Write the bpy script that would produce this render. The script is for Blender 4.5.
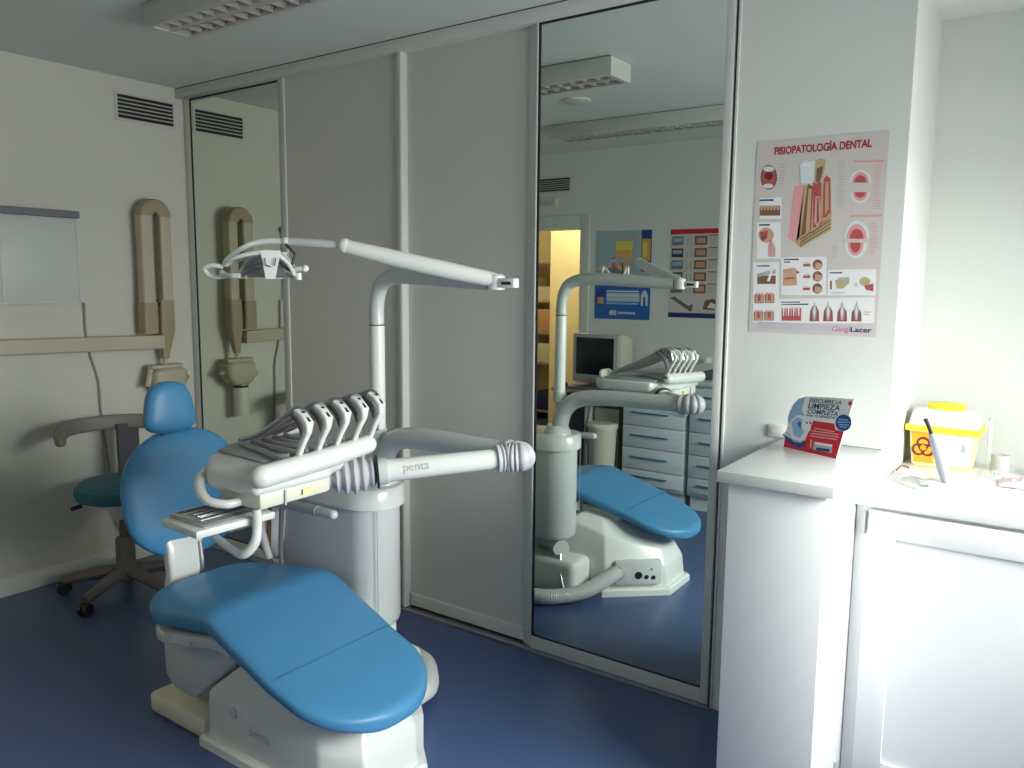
import bpy, bmesh, math, random
from mathutils import Vector, Matrix
random.seed(4)
for o in list(bpy.data.objects): bpy.data.objects.remove(o)
SC = bpy.context.scene; COL = SC.collection
V = Vector; PI = math.pi

# ------------------------------------------------------------ camera, world, light, exposure
YAW, PIT, ROL = math.radians(-35.3135), math.radians(7.2098), math.radians(0.5314)
fw = V((math.sin(YAW)*math.cos(PIT), math.cos(YAW)*math.cos(PIT), -math.sin(PIT)))
r0 = V((math.cos(YAW), -math.sin(YAW), 0)); u0 = r0.cross(fw)
rr = r0*math.cos(ROL) + u0*math.sin(ROL); uu = -r0*math.sin(ROL) + u0*math.cos(ROL)
CP = V((4.12824, -2.65715, 1.52226))
cam = bpy.data.cameras.new('camera'); cam.sensor_width = 36; cam.lens = 803.78/1024*36; cam.clip_start = .02
co = bpy.data.objects.new('camera', cam); COL.objects.link(co)
co.matrix_world = Matrix(((rr.x, uu.x, -fw.x, CP.x), (rr.y, uu.y, -fw.y, CP.y), (rr.z, uu.z, -fw.z, CP.z), (0, 0, 0, 1)))
SC.camera = co
SC.view_settings.view_transform = 'Standard'; SC.view_settings.look = 'None'
SC.view_settings.gamma = 1; SC.view_settings.use_curve_mapping = False
SC.view_settings.exposure = 0.0
W = bpy.data.worlds.new('world'); SC.world = W; W.use_nodes = True
W.node_tree.nodes['Background'].inputs[0].default_value = (.72, .85, 1, 1)
W.node_tree.nodes['Background'].inputs[1].default_value = .6

def area(name, loc, target, sx, sy, power, col, spread=PI):
    l = bpy.data.lights.new(name, 'AREA'); l.shape = 'RECTANGLE'; l.size = sx; l.size_y = sy
    l.energy = power; l.color = col; l.spread = spread
    o = bpy.data.objects.new(name, l); COL.objects.link(o); o.location = loc
    o.rotation_euler = (V(target)-V(loc)).to_track_quat('-Z', 'Y').to_euler()
    return o
# daylight from the sky outside the window, from above
area('sky_light', (5.75, -.95, 2.35), (4.5, -.8, 1.1), 1.9, 1.4, 235, (.94, .99, .96))
# lower light of the bright street outside the same window
area('street_light', (5.3, -.95, 1.40), (4.0, -.95, 1.30), 1.6, .8, 29, (.98, 1.0, .95), math.radians(116))

# ------------------------------------------------------------ materials
def mat(name, col, rough=.5, metal=0, spec=.5, emis=0, noise=0, nscale=30, bump=0, trans=0, alpha=1, coat=0):
    m = bpy.data.materials.new(name); m.use_nodes = True; nt = m.node_tree; b = nt.nodes['Principled BSDF']
    c = (*col, 1)
    b.inputs['Base Color'].default_value = c; b.inputs['Roughness'].default_value = rough
    b.inputs['Metallic'].default_value = metal; b.inputs['Specular IOR Level'].default_value = spec
    if trans: b.inputs['Transmission Weight'].default_value = trans
    if alpha < 1: b.inputs['Alpha'].default_value = alpha
    if coat: b.inputs['Coat Weight'].default_value = coat; b.inputs['Coat Roughness'].default_value = .15
    if emis: b.inputs['Emission Color'].default_value = c; b.inputs['Emission Strength'].default_value = emis
    if noise or bump:
        tc = nt.nodes.new('ShaderNodeTexCoord'); n = nt.nodes.new('ShaderNodeTexNoise')
        n.inputs['Scale'].default_value = nscale; n.inputs['Detail'].default_value = 4
        nt.links.new(tc.outputs['Object'], n.inputs['Vector'])
        if noise:
            mx = nt.nodes.new('ShaderNodeMix'); mx.data_type = 'RGBA'
            mx.inputs[6].default_value = (*[x*(1-noise) for x in col], 1)
            mx.inputs[7].default_value = (*[min(1, x*(1+noise)) for x in col], 1)
            nt.links.new(n.outputs['Fac'], mx.inputs[0]); nt.links.new(mx.outputs[2], b.inputs['Base Color'])
        if bump:
            bp = nt.nodes.new('ShaderNodeBump'); bp.inputs['Strength'].default_value = bump; bp.inputs['Distance'].default_value = .002
            nt.links.new(n.outputs['Fac'], bp.inputs['Height']); nt.links.new(bp.outputs['Normal'], b.inputs['Normal'])
    return m
M = dict(
 wall=mat('wall_paint', (.74, .75, .72), .85, noise=.02, nscale=3, bump=.05),
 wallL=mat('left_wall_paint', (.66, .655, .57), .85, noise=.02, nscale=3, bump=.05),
 ceil=mat('ceiling_paint', (.70, .74, .72), .9, noise=.02, nscale=4),
 floor=mat('blue_vinyl', (.062, .105, .235), .33, noise=.12, nscale=60),
 base=mat('baseboard_paint', (.72, .72, .66), .6),
 panel=mat('door_panel', (.62, .62, .59), .6, noise=.015, nscale=8),
 frame=mat('door_frame', (.66, .67, .64), .4),
 dark_line=mat('black_line', (.012, .012, .012), .5),  # flat black, also used to paint shadow lines
 mirror=mat('mirror_glass', (.80, .87, .82), .0, metal=1),
 mirrorL=mat('mirror_glass_green', (.78, .82, .74), .0, metal=1),
 white=mat('white_laminate', (.86, .87, .87), .35, noise=.01, nscale=5),
 ledge=mat('white_worktop', (.66, .665, .65), .22),
 plast=mat('white_enamel', (.74, .76, .73), .28, coat=.4),
 plast2=mat('grey_enamel', (.60, .63, .62), .35, coat=.3),
 cream=mat('cream_plastic', (.70, .69, .58), .45),
 blue=mat('blue_leatherette', (.062, .24, .45), .42, noise=.05, nscale=14, bump=.15),
 teal=mat('teal_leatherette', (.025, .14, .20), .5),
 rub=mat('grey_rubber', (.42, .41, .43), .55),
 rubd=mat('dark_grey_rubber', (.14, .13, .14), .6),
 blk=mat('black_plastic', (.012, .012, .014), .45),
 steel=mat('steel', (.62, .62, .64), .22, metal=1),
 chrome=mat('brushed_metal', (.50, .50, .52), .35, metal=1),
 xr=mat('yellowed_plastic', (.50, .46, .34), .5), xrd=mat('tan_plastic', (.37, .31, .20), .5), bell=mat('lilac_grey_rubber', (.50, .50, .53), .4),
 stool=mat('stool_grey', (.24, .23, .21), .6), stoolb=mat('stool_base_grey', (.12, .115, .105), .6), stoold=mat('stool_dark', (.07, .065, .075), .6),
 cable=mat('grey_cable', (.30, .30, .28), .6),
 vent=mat('vent_metal', (.50, .50, .46), .5),
 yel=mat('yellow_plastic', (.92, .78, .04), .4), yelt=mat('yellow_clear_plastic', (.88, .82, .40), .4),
 orange=mat('orange_label', (.95, .40, .02), .5), dred=mat('dark_red_print', (.16, .02, .02), .6),
 lil=mat('frosted_lid', (.78, .76, .78), .4),
 paper=mat('white_paper', (.84, .84, .84), .6), poster=mat('poster_paper', (.66, .60, .57), .35),
 post2=mat('poster_lilac', (.58, .54, .60), .35),
 red=mat('red_print', (.62, .02, .04), .4), rtxt=mat('title_red', (.45, .02, .03), .5), pink=mat('pink_print', (.78, .36, .36), .5),
 dpink=mat('gum_print', (.50, .09, .10), .5), bone=mat('bone_print', (.50, .42, .22), .5), brown=mat('brown_print', (.22, .11, .07), .5),
 skin=mat('skin_print', (.62, .36, .24), .5), grey=mat('grey_print', (.45, .45, .45), .5), navy=mat('navy_print', (.02, .035, .16), .5),
 toothw=mat('enamel_print', (.72, .76, .78), .4), mag=mat('magenta_print', (.60, .10, .36), .5),
 bluep=mat('blue_print', (.02, .13, .50), .4), lblue=mat('light_blue_print', (.32, .52, .74), .4), dbluep=mat('deep_blue_print', (.01, .06, .28), .4),
 palegr=mat('pale_teal_print', (.36, .50, .54), .4), orangep=mat('orange_print', (.80, .42, .10), .4), yelp=mat('yellow_print', (.85, .68, .15), .4),
 screen=mat('dark_screen', (.008, .010, .014), .12), crt=mat('beige_crt', (.62, .60, .48), .5), crtg=mat('grey_crt', (.42, .43, .43), .45),
 wood=mat('desk_wood', (.38, .28, .22), .5, noise=.2, nscale=12), cab=mat('cabinet_blue_white', (.66, .74, .76), .35),
 handle=mat('blue_handle', (.05, .22, .32), .4), hall=mat('hall_paint', (.85, .74, .50), .8),
 louv=mat('louvre_metal', (.66, .63, .62), .3, metal=.5), lampw=mat('lamp_housing', (.62, .62, .58), .4),
 tubew=mat('fluorescent_tube', (.85, .85, .82), .3), frost=mat('frosted_panel', (.62, .65, .63), .45), vbar=mat('grey_violet_bar', (.20, .19, .22), .5),
 hand=mat('handpiece_grey', (.40, .41, .46), .4), rollm=mat('roll_paper', (.55, .55, .53), .7), clear=mat('clear_film', (.85, .90, .92), .15, alpha=.35), refl=mat('reflector', (.35, .34, .36), .12, metal=1), redtape=mat('pinkish_pack', (.80, .62, .62), .5),
)

# ------------------------------------------------------------ mesh builder
class MB:
    def __init__(s): s.v = []; s.f = []; s.m = []; s.mats = []
    def mi(s, m):
        if m not in s.mats: s.mats.append(m)
        return s.mats.index(m)
    def add(s, vs, fs, m):
        n = len(s.v); s.v += [V(x) for x in vs]; i = s.mi(m)
        for f in fs: s.f.append([n+k for k in f]); s.m.append(i)
        return s
    def addbm(s, bm, m, mt=None):
        bm.verts.ensure_lookup_table()
        for i, v in enumerate(bm.verts): v.index = i
        s.add([(mt @ v.co) if mt else v.co.copy() for v in bm.verts], [[v.index for v in f.verts] for f in bm.faces], m); bm.free(); return s
    def box(s, x0, x1, y0, y1, z0, z1, m, b=0, mt=None, seg=2):
        bm = bmesh.new(); bmesh.ops.create_cube(bm, size=1)
        for v in bm.verts: v.co = V(((x0+x1)/2+v.co.x*(x1-x0), (y0+y1)/2+v.co.y*(y1-y0), (z0+z1)/2+v.co.z*(z1-z0)))
        if b: bmesh.ops.bevel(bm, geom=bm.edges[:], offset=b, segments=seg, profile=.5, affect='EDGES')
        return s.addbm(bm, m, mt)
    def prism(s, poly, ax, a0, a1, m, b=0, mt=None, seg=2):
        # poly: 2D points in the two other axes (xyz order), extruded along axis ax
        def P(p, a):
            l = list(p); l.insert(ax, a); return V(l)
        bm = bmesh.new(); A = [bm.verts.new(P(p, a0)) for p in poly]; B = [bm.verts.new(P(p, a1)) for p in poly]
        bm.faces.new(A); bm.faces.new(B[::-1]); n = len(poly)
        for i in range(n): bm.faces.new((A[i], B[i], B[(i+1) % n], A[(i+1) % n]))
        bmesh.ops.recalc_face_normals(bm, faces=bm.faces[:])
        if b: bmesh.ops.bevel(bm, geom=bm.edges[:], offset=b, segments=seg, profile=.5, affect='EDGES')
        return s.addbm(bm, m, mt)
    def rings(s, R, m, cap=True):
        n = len(R[0]); k = len(s.v); i0 = s.mi(m)
        for r in R: s.v += [V(p) for p in r]
        for j in range(len(R)-1):
            for i in range(n):
                s.f.append([k+j*n+i, k+j*n+(i+1) % n, k+(j+1)*n+(i+1) % n, k+(j+1)*n+i]); s.m.append(i0)
        if cap:
            s.f.append([k+i for i in range(n)][::-1]); s.m.append(i0)
            s.f.append([k+(len(R)-1)*n+i for i in range(n)]); s.m.append(i0)
        return s
    def tube(s, path, r, m, seg=14, smooth=True, n=8, flat=1, roundends=False):
        P = [V(p) for p in path]; rs = list(r) if isinstance(r, (list, tuple)) else [r]*len(P)
        if smooth and len(P) > 2:
            Q = []; RR = []
            for i in range(len(P)-1):
                p0 = P[max(i-1, 0)]; p1 = P[i]; p2 = P[i+1]; p3 = P[min(i+2, len(P)-1)]
                for k in range(n):
                    t = k/n
                    Q.append(.5*((2*p1)+(p2-p0)*t+(2*p0-5*p1+4*p2-p3)*t*t+(-p0+3*p1-3*p2+p3)*t**3)); RR.append(rs[i]*(1-t)+rs[i+1]*t)
            Q.append(P[-1]); RR.append(rs[-1]); P, rs = Q, RR
        if roundends:
            d0 = (P[0]-P[1]).normalized(); d1 = (P[-1]-P[-2]).normalized(); a, b = rs[0], rs[-1]
            pre = [(P[0]+d0*a*math.sin(t), a*math.cos(t)) for t in (1.45, 1.1, .7, .35)]
            suf = [(P[-1]+d1*b*math.sin(t), b*math.cos(t)) for t in (.35, .7, 1.1, 1.45)]
            P = [x[0] for x in pre]+P+[x[0] for x in suf]; rs = [x[1] for x in pre]+rs+[x[1] for x in suf]
        t = (P[1]-P[0]).normalized(); a = t.cross(V((0, 0, 1)))
        if a.length < 1e-3: a = t.cross(V((0, 1, 0)))
        a.normalize(); R = []
        for i, p in enumerate(P):
            t2 = (P[min(i+1, len(P)-1)]-P[max(i-1, 0)]).normalized()
            a = (a-t2*a.dot(t2)).normalized(); b = t2.cross(a)
            R.append([p+(a*math.cos(q)+b*math.sin(q)*flat)*rs[i] for q in [2*PI*k/seg for k in range(seg)]])
        return s.rings(R, m)
    def lathe(s, prof, c, m, ax=(0, 0, 1), seg=28):
        ax = V(ax).normalized(); a = ax.cross(V((1, 0, 0)));
        if a.length < .1: a = ax.cross(V((0, 1, 0)))
        a.normalize(); b = ax.cross(a)
        return s.rings([[V(c)+ax*h+(a*math.cos(q)+b*math.sin(q))*max(r, 1e-4) for q in [2*PI*k/seg for k in range(seg)]] for r, h in prof], m)
    def loft(s, secs, m, e=3.2, seg=36):
        # secs: (centre, half vector a, half vector b) -> superellipse rings
        R = []
        for c, a, b in secs:
            ring = []
            for k in range(seg):
                q = 2*PI*k/seg; cq, sq = math.cos(q), math.sin(q)
                ring.append(V(c)+V(a)*math.copysign(abs(cq)**(2/e), cq)+V(b)*math.copysign(abs(sq)**(2/e), sq))
            R.append(ring)
        return s.rings(R, m)
    def sph(s, c, r, m, sc=(1, 1, 1), seg=20):
        bm = bmesh.new(); bmesh.ops.create_uvsphere(bm, u_segments=seg, v_segments=seg//2, radius=r)
        for v in bm.verts: v.co = V(c)+V((v.co.x*sc[0], v.co.y*sc[1], v.co.z*sc[2]))
        return s.addbm(bm, m)
    def build(s, name, parent=None, ang=35, label=None, kind=None):
        me = bpy.data.meshes.new(name); me.from_pydata([tuple(v) for v in s.v], [], s.f)
        for m in s.mats: me.materials.append(m)
        me.polygons.foreach_set('material_index', s.m); me.polygons.foreach_set('use_smooth', [True]*len(s.f))
        bm = bmesh.new(); bm.from_mesh(me); bmesh.ops.recalc_face_normals(bm, faces=bm.faces[:]); bm.to_mesh(me); bm.free()
        me.set_sharp_from_angle(angle=math.radians(ang)); me.update()
        o = bpy.data.objects.new(name, me); COL.objects.link(o)
        if parent:
            o.parent = parent; o.location = -wloc(parent)
        if label: o['label'] = label
        if kind: o['kind'] = kind
        return o
def wloc(o):
    l = V((0, 0, 0))
    while o: l += o.location; o = o.parent
    return l
def thing(name, loc, label, cat, group=None):
    o = bpy.data.objects.new(name, None); COL.objects.link(o); o.location = loc; o.empty_display_size = .1
    return tag(o, label, cat, group)
def tag(o, label, cat, group=None):
    o['label'] = label; o['category'] = cat
    if group: o['group'] = group
    return o
def struct(name, mb): return mb.build(name, kind='structure')
def text(body, m, o, xd, yd, width=None, height=None, name='lettering', parent=None, ext=.0004, fn=None, bold=0, sx=1):
    c = bpy.data.curves.new(name, 'FONT'); c.body = body; c.size = 1; c.align_x = 'LEFT'; c.offset = bold; c.resolution_u = 3
    t = bpy.data.objects.new('t', c); COL.objects.link(t); dg = bpy.context.evaluated_depsgraph_get(); dg.update()
    me = bpy.data.meshes.new_from_object(t.evaluated_get(dg)); bpy.data.objects.remove(t)
    xs = [v.co.x for v in me.vertices]; ys = [v.co.y for v in me.vertices]
    w = max(xs)-min(xs); h = max(ys)-min(ys)
    kx = (width/w) if width else None; ky = (height/h) if height else None
    kx = kx or ky*sx; ky = ky or kx
    xd = V(xd).normalized(); yd = V(yd).normalized(); n = xd.cross(yd)
    mb = MB()
    pts = []
    for v in me.vertices:
        a = (v.co.x-min(xs))*kx; b = (v.co.y-min(ys))*ky
        pts.append(fn(a, b) if fn else V(o)+xd*a+yd*b+n*ext)
    mb.add(pts, [list(p.vertices) for p in me.polygons], m)
    me2 = bpy.data.meshes.new(name); me2.from_pydata([tuple(v) for v in mb.v], [], mb.f); me2.materials.append(m)
    ob = bpy.data.objects.new(name, me2); COL.objects.link(ob)
    if parent: ob.parent = parent; ob.location = -wloc(parent)
    bpy.data.meshes.remove(me); return ob

H = 2.55; XR = 4.8; YB = -2.95
# ------------------------------------------------------------ room shell
struct('floor', MB().box(-.1, XR+.1, YB-.12, .6, -.06, 0, M['floor']))
struct('ceiling', MB().box(-.1, XR+.1, YB-.12, .7, H, H+.06, M['ceil']))
struct('wall_left', MB().box(-.1, 0, YB-.12, .25, 0, H, M['wallL']))
struct('baseboard_left', MB().box(0, .012, YB, .0, 0, .085, M['base'], .002))
struct('wall_front', MB().box(-.1, 3.146, .15, .25, 0, H, M['wall']).box(3.146, 3.667, 0, .6, 0, H, M['wall'])
       .box(3.667, XR, .46, .6, 0, H, M['wall']).box(3.667, XR, 0, .46, 2.40, H, M['wall']))
w = MB(); wy0, wy1, wz0, wz1 = -1.75, -.12, 1.0, 1.95
w.box(XR, XR+.14, YB, wy0, 0, H, M['wall']).box(XR, XR+.14, wy1, .6, 0, H, M['wall']).box(XR, XR+.14, wy0, wy1, 0, wz0, M['wall']).box(XR, XR+.14, wy0, wy1, wz1, H, M['wall'])
struct('wall_right', w)
w = MB()
for y0, y1 in ((wy0, wy0+.05), ((wy0+wy1)/2-.03, (wy0+wy1)/2+.03), (wy1-.05, wy1)): w.box(XR+.04, XR+.09, y0, y1, wz0, wz1, M['frame'], .004)
w.box(XR+.04, XR+.09, wy0, wy1, wz0, wz0+.05, M['frame'], .004).box(XR+.04, XR+.09, wy0, wy1, wz1-.05, wz1, M['frame'], .004)
struct('window_1', w)
# rear wall (seen in the mirror) with its doorway
dx0, dx1, dz = .02, .83, 1.96
struct('wall_rear', MB().box(-.1, dx0, YB-.12, YB, 0, H, M['wall']).box(dx1, XR+.1, YB-.12, YB, 0, H, M['wall']).box(dx0, dx1, YB-.12, YB, dz, H, M['wall']))
struct('door_1', MB().box(dx1-.012, dx1+.07, YB-.13, YB+.02, 0, dz+.1, M['frame'], .005).box(dx0+.012, dx1-.012, YB-.128, YB+.018, dz-.012, dz+.1, M['frame'], .005).box(dx0-.015, dx0+.012, YB-.13, YB+.02, 0, dz+.1, M['frame'], .005))
# the lit passage beyond the doorway
struct('wall_passage', MB().box(-.27, 1.2, -4.3, -4.2, 0, H, M['hall']).box(1.2, 1.3, -4.3, YB-.12, 0, H, M['hall'])
       .box(-1.3, -1.2, -5.3, YB-.12, 0, H, M['hall']).box(-1.2, -.27, -5.3, -5.2, 0, H, M['hall']).box(-.27, -.2, -5.2, -4.3, 0, H, M['hall']).box(-1.2, -.1, YB-.12, YB-.05, 0, H, M['hall']))
struct('floor_passage', MB().box(-1.3, 1.3, -5.3, YB-.12, -.06, 0, M['floor']))
struct('ceiling_passage', MB().box(-1.3, 1.3, -5.3, YB-.12, H, H+.06, M['ceil']))
def passage_lamp():
    t = thing('ceiling_lamp', (.1, -3.6, H), 'round warm ceiling lamp in the passage beyond the doorway', 'lamp')
    MB().lathe([(.13, 0), (.13, -.02), (.12, -.03)], (.1, -3.6, H), M['lampw']).build('lamp_base', t)
    e = mat('warm_lamp_glow', (1, .80, .48), .5, emis=9)
    MB().lathe([(.11, -.03), (.10, -.06), (.05, -.085), (.0, -.09)], (.1, -3.6, H), e).build('diffuser', t)
passage_lamp()
l = bpy.data.lights.new('passage_bulb', 'POINT'); l.energy = 26; l.color = (1, .84, .56); l.shadow_soft_size = .1
lo = bpy.data.objects.new('passage_bulb', l); COL.objects.link(lo); lo.location = (.1, -3.6, H-.2)
# track and rail of the wardrobe doors
struct('trim_1', MB().box(0, 3.146, -.028, .15, 2.498, H-.004, M['frame'], .002).box(0, 3.146, -.026, .15, H-.004, H, M['dark_line']))  # black strip on top paints the shadow line under the ceiling
struct('trim_2', MB().box(0, 3.14, -.02, .10, 0, .008, M['chrome'], .001))
struct('trim_3', MB().box(3.137, 3.146, -.006, .15, 0, 2.5, M['frame'], .002).box(3.129, 3.136, .006, .1, 0, 2.5, M['dark_line']))

# ------------------------------------------------------------ sliding doors
def mirror_door(x0, x1, s0, s1, ytop, yg, m, label, rail=.055):
    t = thing('mirror_door', ((x0+x1)/2, yg, 0), label, 'mirror door', 'sliding mirror doors')
    f = MB(); f.box(x0, s0, ytop, ytop+.035, .01, 2.5, M['frame'], .003).box(s1, x1, ytop, ytop+.035, .01, 2.5, M['frame'], .003)
    f.box(s0, s1, ytop+.001, ytop+.034, .01, .01+rail, M['frame'], .003); f.build('frame', t)
    MB().box(s0, s1, yg, yg+.006, .01+rail, 2.5, m).build('mirror_glass', t)
    MB().box(s0, s0+.009, yg-.003, yg-.0005, .01+rail, 2.499, M['dark_line']).box(s0, s1, yg-.003, yg-.0005, .01+rail, .016+rail, M['dark_line']).box(s0, s1, yg-.003, yg-.0005, 2.490, 2.499, M['dark_line']).build('dark_line', t, label='thin black line painted for the shadow at the mirror glass edges')  # black strips paint the shadow line along the glass
mirror_door(.004, .83, .058, .80, .018, .022, M['mirrorL'], 'full-height mirrored sliding door beside the left wall, reflecting the x-ray arm')
mirror_door(2.348, 3.128, 2.358, 3.098, -.006, 0.0, M['mirror'], 'full-height mirrored sliding door right of the plain panels, reflecting the blue chair and cabinets')
def panel_door(x0, x1, y, label):
    t = thing('sliding_door', ((x0+x1)/2, y, 0), label, 'sliding door', 'plain sliding doors')
    f = MB(); f.box(x0, x0+.03, y+.004, y+.03, .02, 2.5, M['frame'], .003) if y < .01 else None
    f.box(x1-.042, x1-.021, y-.002, y+.03, .012, 2.5, M['frame'], .003).box(x1-.020, x1, y-.014, y+.03, .012, 2.5, M['frame'], .004)
    f.box(x0+(.03 if y < .01 else .004), x1-.042, y-.001, y+.028, .02, .075, M['frame'], .002); f.build('frame', t)
    MB().box(x0+(.03 if y < .01 else -.01), x1-.042, y+.01, y+.02, .075, 2.499, M['panel']).build('panel', t)
panel_door(.835, 1.655, .0, 'plain pale grey sliding door between the narrow left mirror and the lamp pole')
panel_door(1.66, 2.346, .018, 'plain pale grey sliding door directly left of the large mirror')

# ------------------------------------------------------------ ceiling lamps
def ceiling_light(x0, x1, y0, y1, label):
    z0, z1 = 2.462, H-.004
    t = thing('ceiling_light', ((x0+x1)/2, (y0+y1)/2, H), label, 'ceiling light', 'louvred fluorescent ceiling lights')
    b = MB(); b.box(x0, x1, y0, y0+.012, z0, z1, M['lampw'], .002).box(x0, x1, y1-.012, y1, z0, z1, M['lampw'], .002)
    b.box(x0+.001, x0+.02, y0+.012, y1-.012, z0, z1, M['lampw']).box(x1-.02, x1-.001, y0+.012, y1-.012, z0, z1, M['lampw']).box(x0+.02, x1-.02, y0+.012, y1-.012, z1-.01, z1-.001, M['lampw'])
    b.box(x0+.012, x1-.012, y0+.012, y1-.012, z1, H, M['dark_line']); b.build('housing', t)
    g = MB(); ym = (y0+y1)/2; n = int((x1-x0)/.07)
    for i in range(n):
        x = x0+.035+(x1-x0-.07)*i/(n-1)
        g.prism([(y0+.012, z0+.003), (ym, z0+.003), (y1-.012, z0+.003), (y1-.012, z0+.038), (y0+.012, z0+.038)], 0, x-.003, x+.003, M['louv'])
    g.box(x0+.02, x1-.02, ym-.012, ym+.012, z0+.001, z0+.03, M['louv'], .002)
    g.box(x0+.02, x1-.02, y0+.012, y0+.022, z0, z0+.01, M['louv']).box(x0+.02, x1-.02, y1-.022, y1-.012, z0, z0+.01, M['louv'])
    g.build('louvre_grille', t)
    for y in (y0*.75+y1*.25, y0*.25+y1*.75):
        MB().tube([(x0+.03, y, z0+.052), (x1-.03, y, z0+.052)], .009, M['tubew']).build('tube', t)
ceiling_light(1.165, 2.29, -.885, -.69, 'louvred ceiling light nearest the wardrobe, seen at top left and in the mirror')
ceiling_light(1.16, 2.42, -2.12, -1.93, 'long louvred ceiling light farther back, seen only in the large mirror')
d = MB().lathe([(.0, 0), (.085, 0), (.085, -.006), (.075, -.012), (0, -.012)], (1.683, -1.40, H), M['cream']).build('ceiling_disc')
tag(d, 'round cream cover disc on the ceiling, between the two lights in the mirror', 'ceiling cover')
# ------------------------------------------------------------ vents, intercom
def vent(name, o, ud, w, h, nrm, label, rows=5):
    t = thing(name, o, label, 'vent'); o = V(o); ud = V(ud); n = V(nrm); up = V((0, 0, 1))
    mt = Matrix((( ud.x, n.x, 0, o.x), (ud.y, n.y, 0, o.y), (0, 0, 1, o.z), (0, 0, 0, 1)))
    MB().box(0, w, .0005, .003, 0, h, M['dark_line'], mt=mt).build('backing', t)
    f = MB(); b = .014
    f.box(-b, 0, 0, .006, -b, h+b, M['lampw'], 0, mt).box(w, w+b, 0, .006, -b, h+b, M['lampw'], 0, mt).box(0, w, 0, .006, h, h+b, M['lampw'], 0, mt).box(0, w, 0, .006, -b, 0, M['lampw'], 0, mt)
    f.build('frame', t); s = MB()
    for i in range(1, rows+1):
        z = h*i/(rows+1); s.box(0, w, .003, .008, z-.003, z+.003, M['vent'], 0, mt)
    s.build('slat', t)
vent('air_vent', (0, -.355, 2.345), (0, 1, 0), .31, .118, (1, 0, 0), 'black slatted air vent high on the left wall by the corner')
vent('air_vent', (.42, YB, 2.255), (1, 0, 0), .285, .10, (0, 1, 0), 'small air vent above the doorway, seen in the large mirror')
d = MB().box(.46, .60, YB, YB+.03, 2.13, 2.20, M['cream'], .006).box(.48, .58, YB+.03, YB+.034, 2.145, 2.185, M['vent'], .002).build('emergency_light')
tag(d, 'small cream box on the wall above the doorway, below the vent, seen in the mirror', 'emergency light')

# ------------------------------------------------------------ left wall: x-ray arm, viewer, cables
t = thing('xray_unit', (0, -.25, 1.2), 'yellowed wall-mounted dental x-ray unit with folded arm beside the left mirror', 'x-ray machine')
b = MB().loft([((.035, -1.45, 1.208), (.028, 0, 0), (0, 0, .036)), ((.115, -.238, 1.190), (.028, 0, 0), (0, 0, .036))], M['xr'], e=9); rail = b.build('wall_rail', t)
def xarm(mb, y0, y1, z0, z1, x0, x1, m): mb.box(x0, x1, y0, y1, z0, z1, m, .012)
a = MB(); a.loft([((.085, -.290, z), (.045*0.9, 0, 0), (0, .040, 0)) for z in (1.235, 1.40)], M['xrd'], e=6).build('lower_sleeve', t, label='darker tan sleeve at the foot of the fixed arm')
MB().loft([((.085, -.290, z), (.034, 0, 0), (0, .035, 0)) for z in (1.40, 1.85)], M['xr'], e=5).build('fixed_arm', t)
arc = [(.085, -.24+.055*math.cos(q), 1.855+.055*math.sin(q)) for q in [PI-PI*k/10 for k in range(11)]]
mb = MB(); R = []
for k in range(13):
    q = PI-PI*k/12; c = V((.085, -.24+.050*math.cos(q), 1.85+.053*math.sin(q))); rd = V((0, math.cos(q), math.sin(q)))
    ring = []
    for j in range(24):
        s_ = 2*PI*j/24; cq, sq = math.cos(s_), math.sin(s_)
        ring.append(c+V((.040, 0, 0))*math.copysign(abs(cq)**.4, cq)+rd*.037*math.copysign(abs(sq)**.4, sq))
    R.append(ring)
mb.rings(R, M['xrd']).build('elbow', t, label='rounded tan elbow joint at the top')
MB().loft([((.085, -.187, z), (.034, 0, 0), (0, .032, 0)) for z in (1.40, 1.85)], M['xr'], e=5).build('swing_arm', t)
MB().loft([((.085, -.193, 1.41), (.036, 0, 0), (0, .040, 0)), ((.085, -.195, 1.25), (.036, 0, 0), (0, .042, 0)), ((.085, -.203, 1.12), (.02, 0, 0), (0, .020, 0)), ((.085, -.205, 1.095), (.018, 0, 0), (0, .018, 0))], M['xrd'], e=5).build('tapered_sleeve', t)
MB().box(.07, .11, -.252, -.222, 1.385, 1.395, M['blk'], .002).build('stop_pin', t, label='black stop pin between the two arms')
MB().tube([(.085, -.205, 1.10), (.085, -.205, 1.065)], .012, M['xr']).box(.06, .12, -.30, -.12, 1.045, 1.065, M['xr'], .005).tube([(.085, -.285, 1.055), (.10, -.31, .99), (.105, -.325, .955)], [.016, .016, .013], M['xr']).build('yoke', t)
hd = MB(); hd.loft([((.092, -.20, 1.045), (.05, 0, 0), (0, .075, 0)), ((.092, -.20, 1.03), (.062, 0, 0), (0, .098, 0)), ((.092, -.205, .96), (.062, 0, 0), (0, .096, 0)), ((.092, -.21, .92), (.052, 0, 0), (0, .068, 0)), ((.092, -.212, .905), (.03, 0, 0), (0, .04, 0))], M['xr'], e=4.5)
hd = hd.build('tube_head', t)
MB().tube([(.092, -.115, .99), (.097, -.09, .985)], .016, M['xrd'], roundends=True).build('pivot_knob', hd)
MB().tube([(.088, -.222, .91), (.088, -.222, .725)], .043, M['cream'], smooth=False, seg=24).tube([(.088, -.222, .905), (.088, -.222, .892)], .0442, M['blk'], smooth=False, seg=24).build('cone', hd)
t = thing('x_ray_viewer', (0, -.95, 1.62), 'frosted wall-mounted x-ray viewer panel with dark grey top bar', 'x-ray viewer')
MB().box(0, .05, -1.35, -.60, 1.815, 1.850, M['vbar'], .004).build('top_bar', t, label='dark grey violet top bar')
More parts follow.
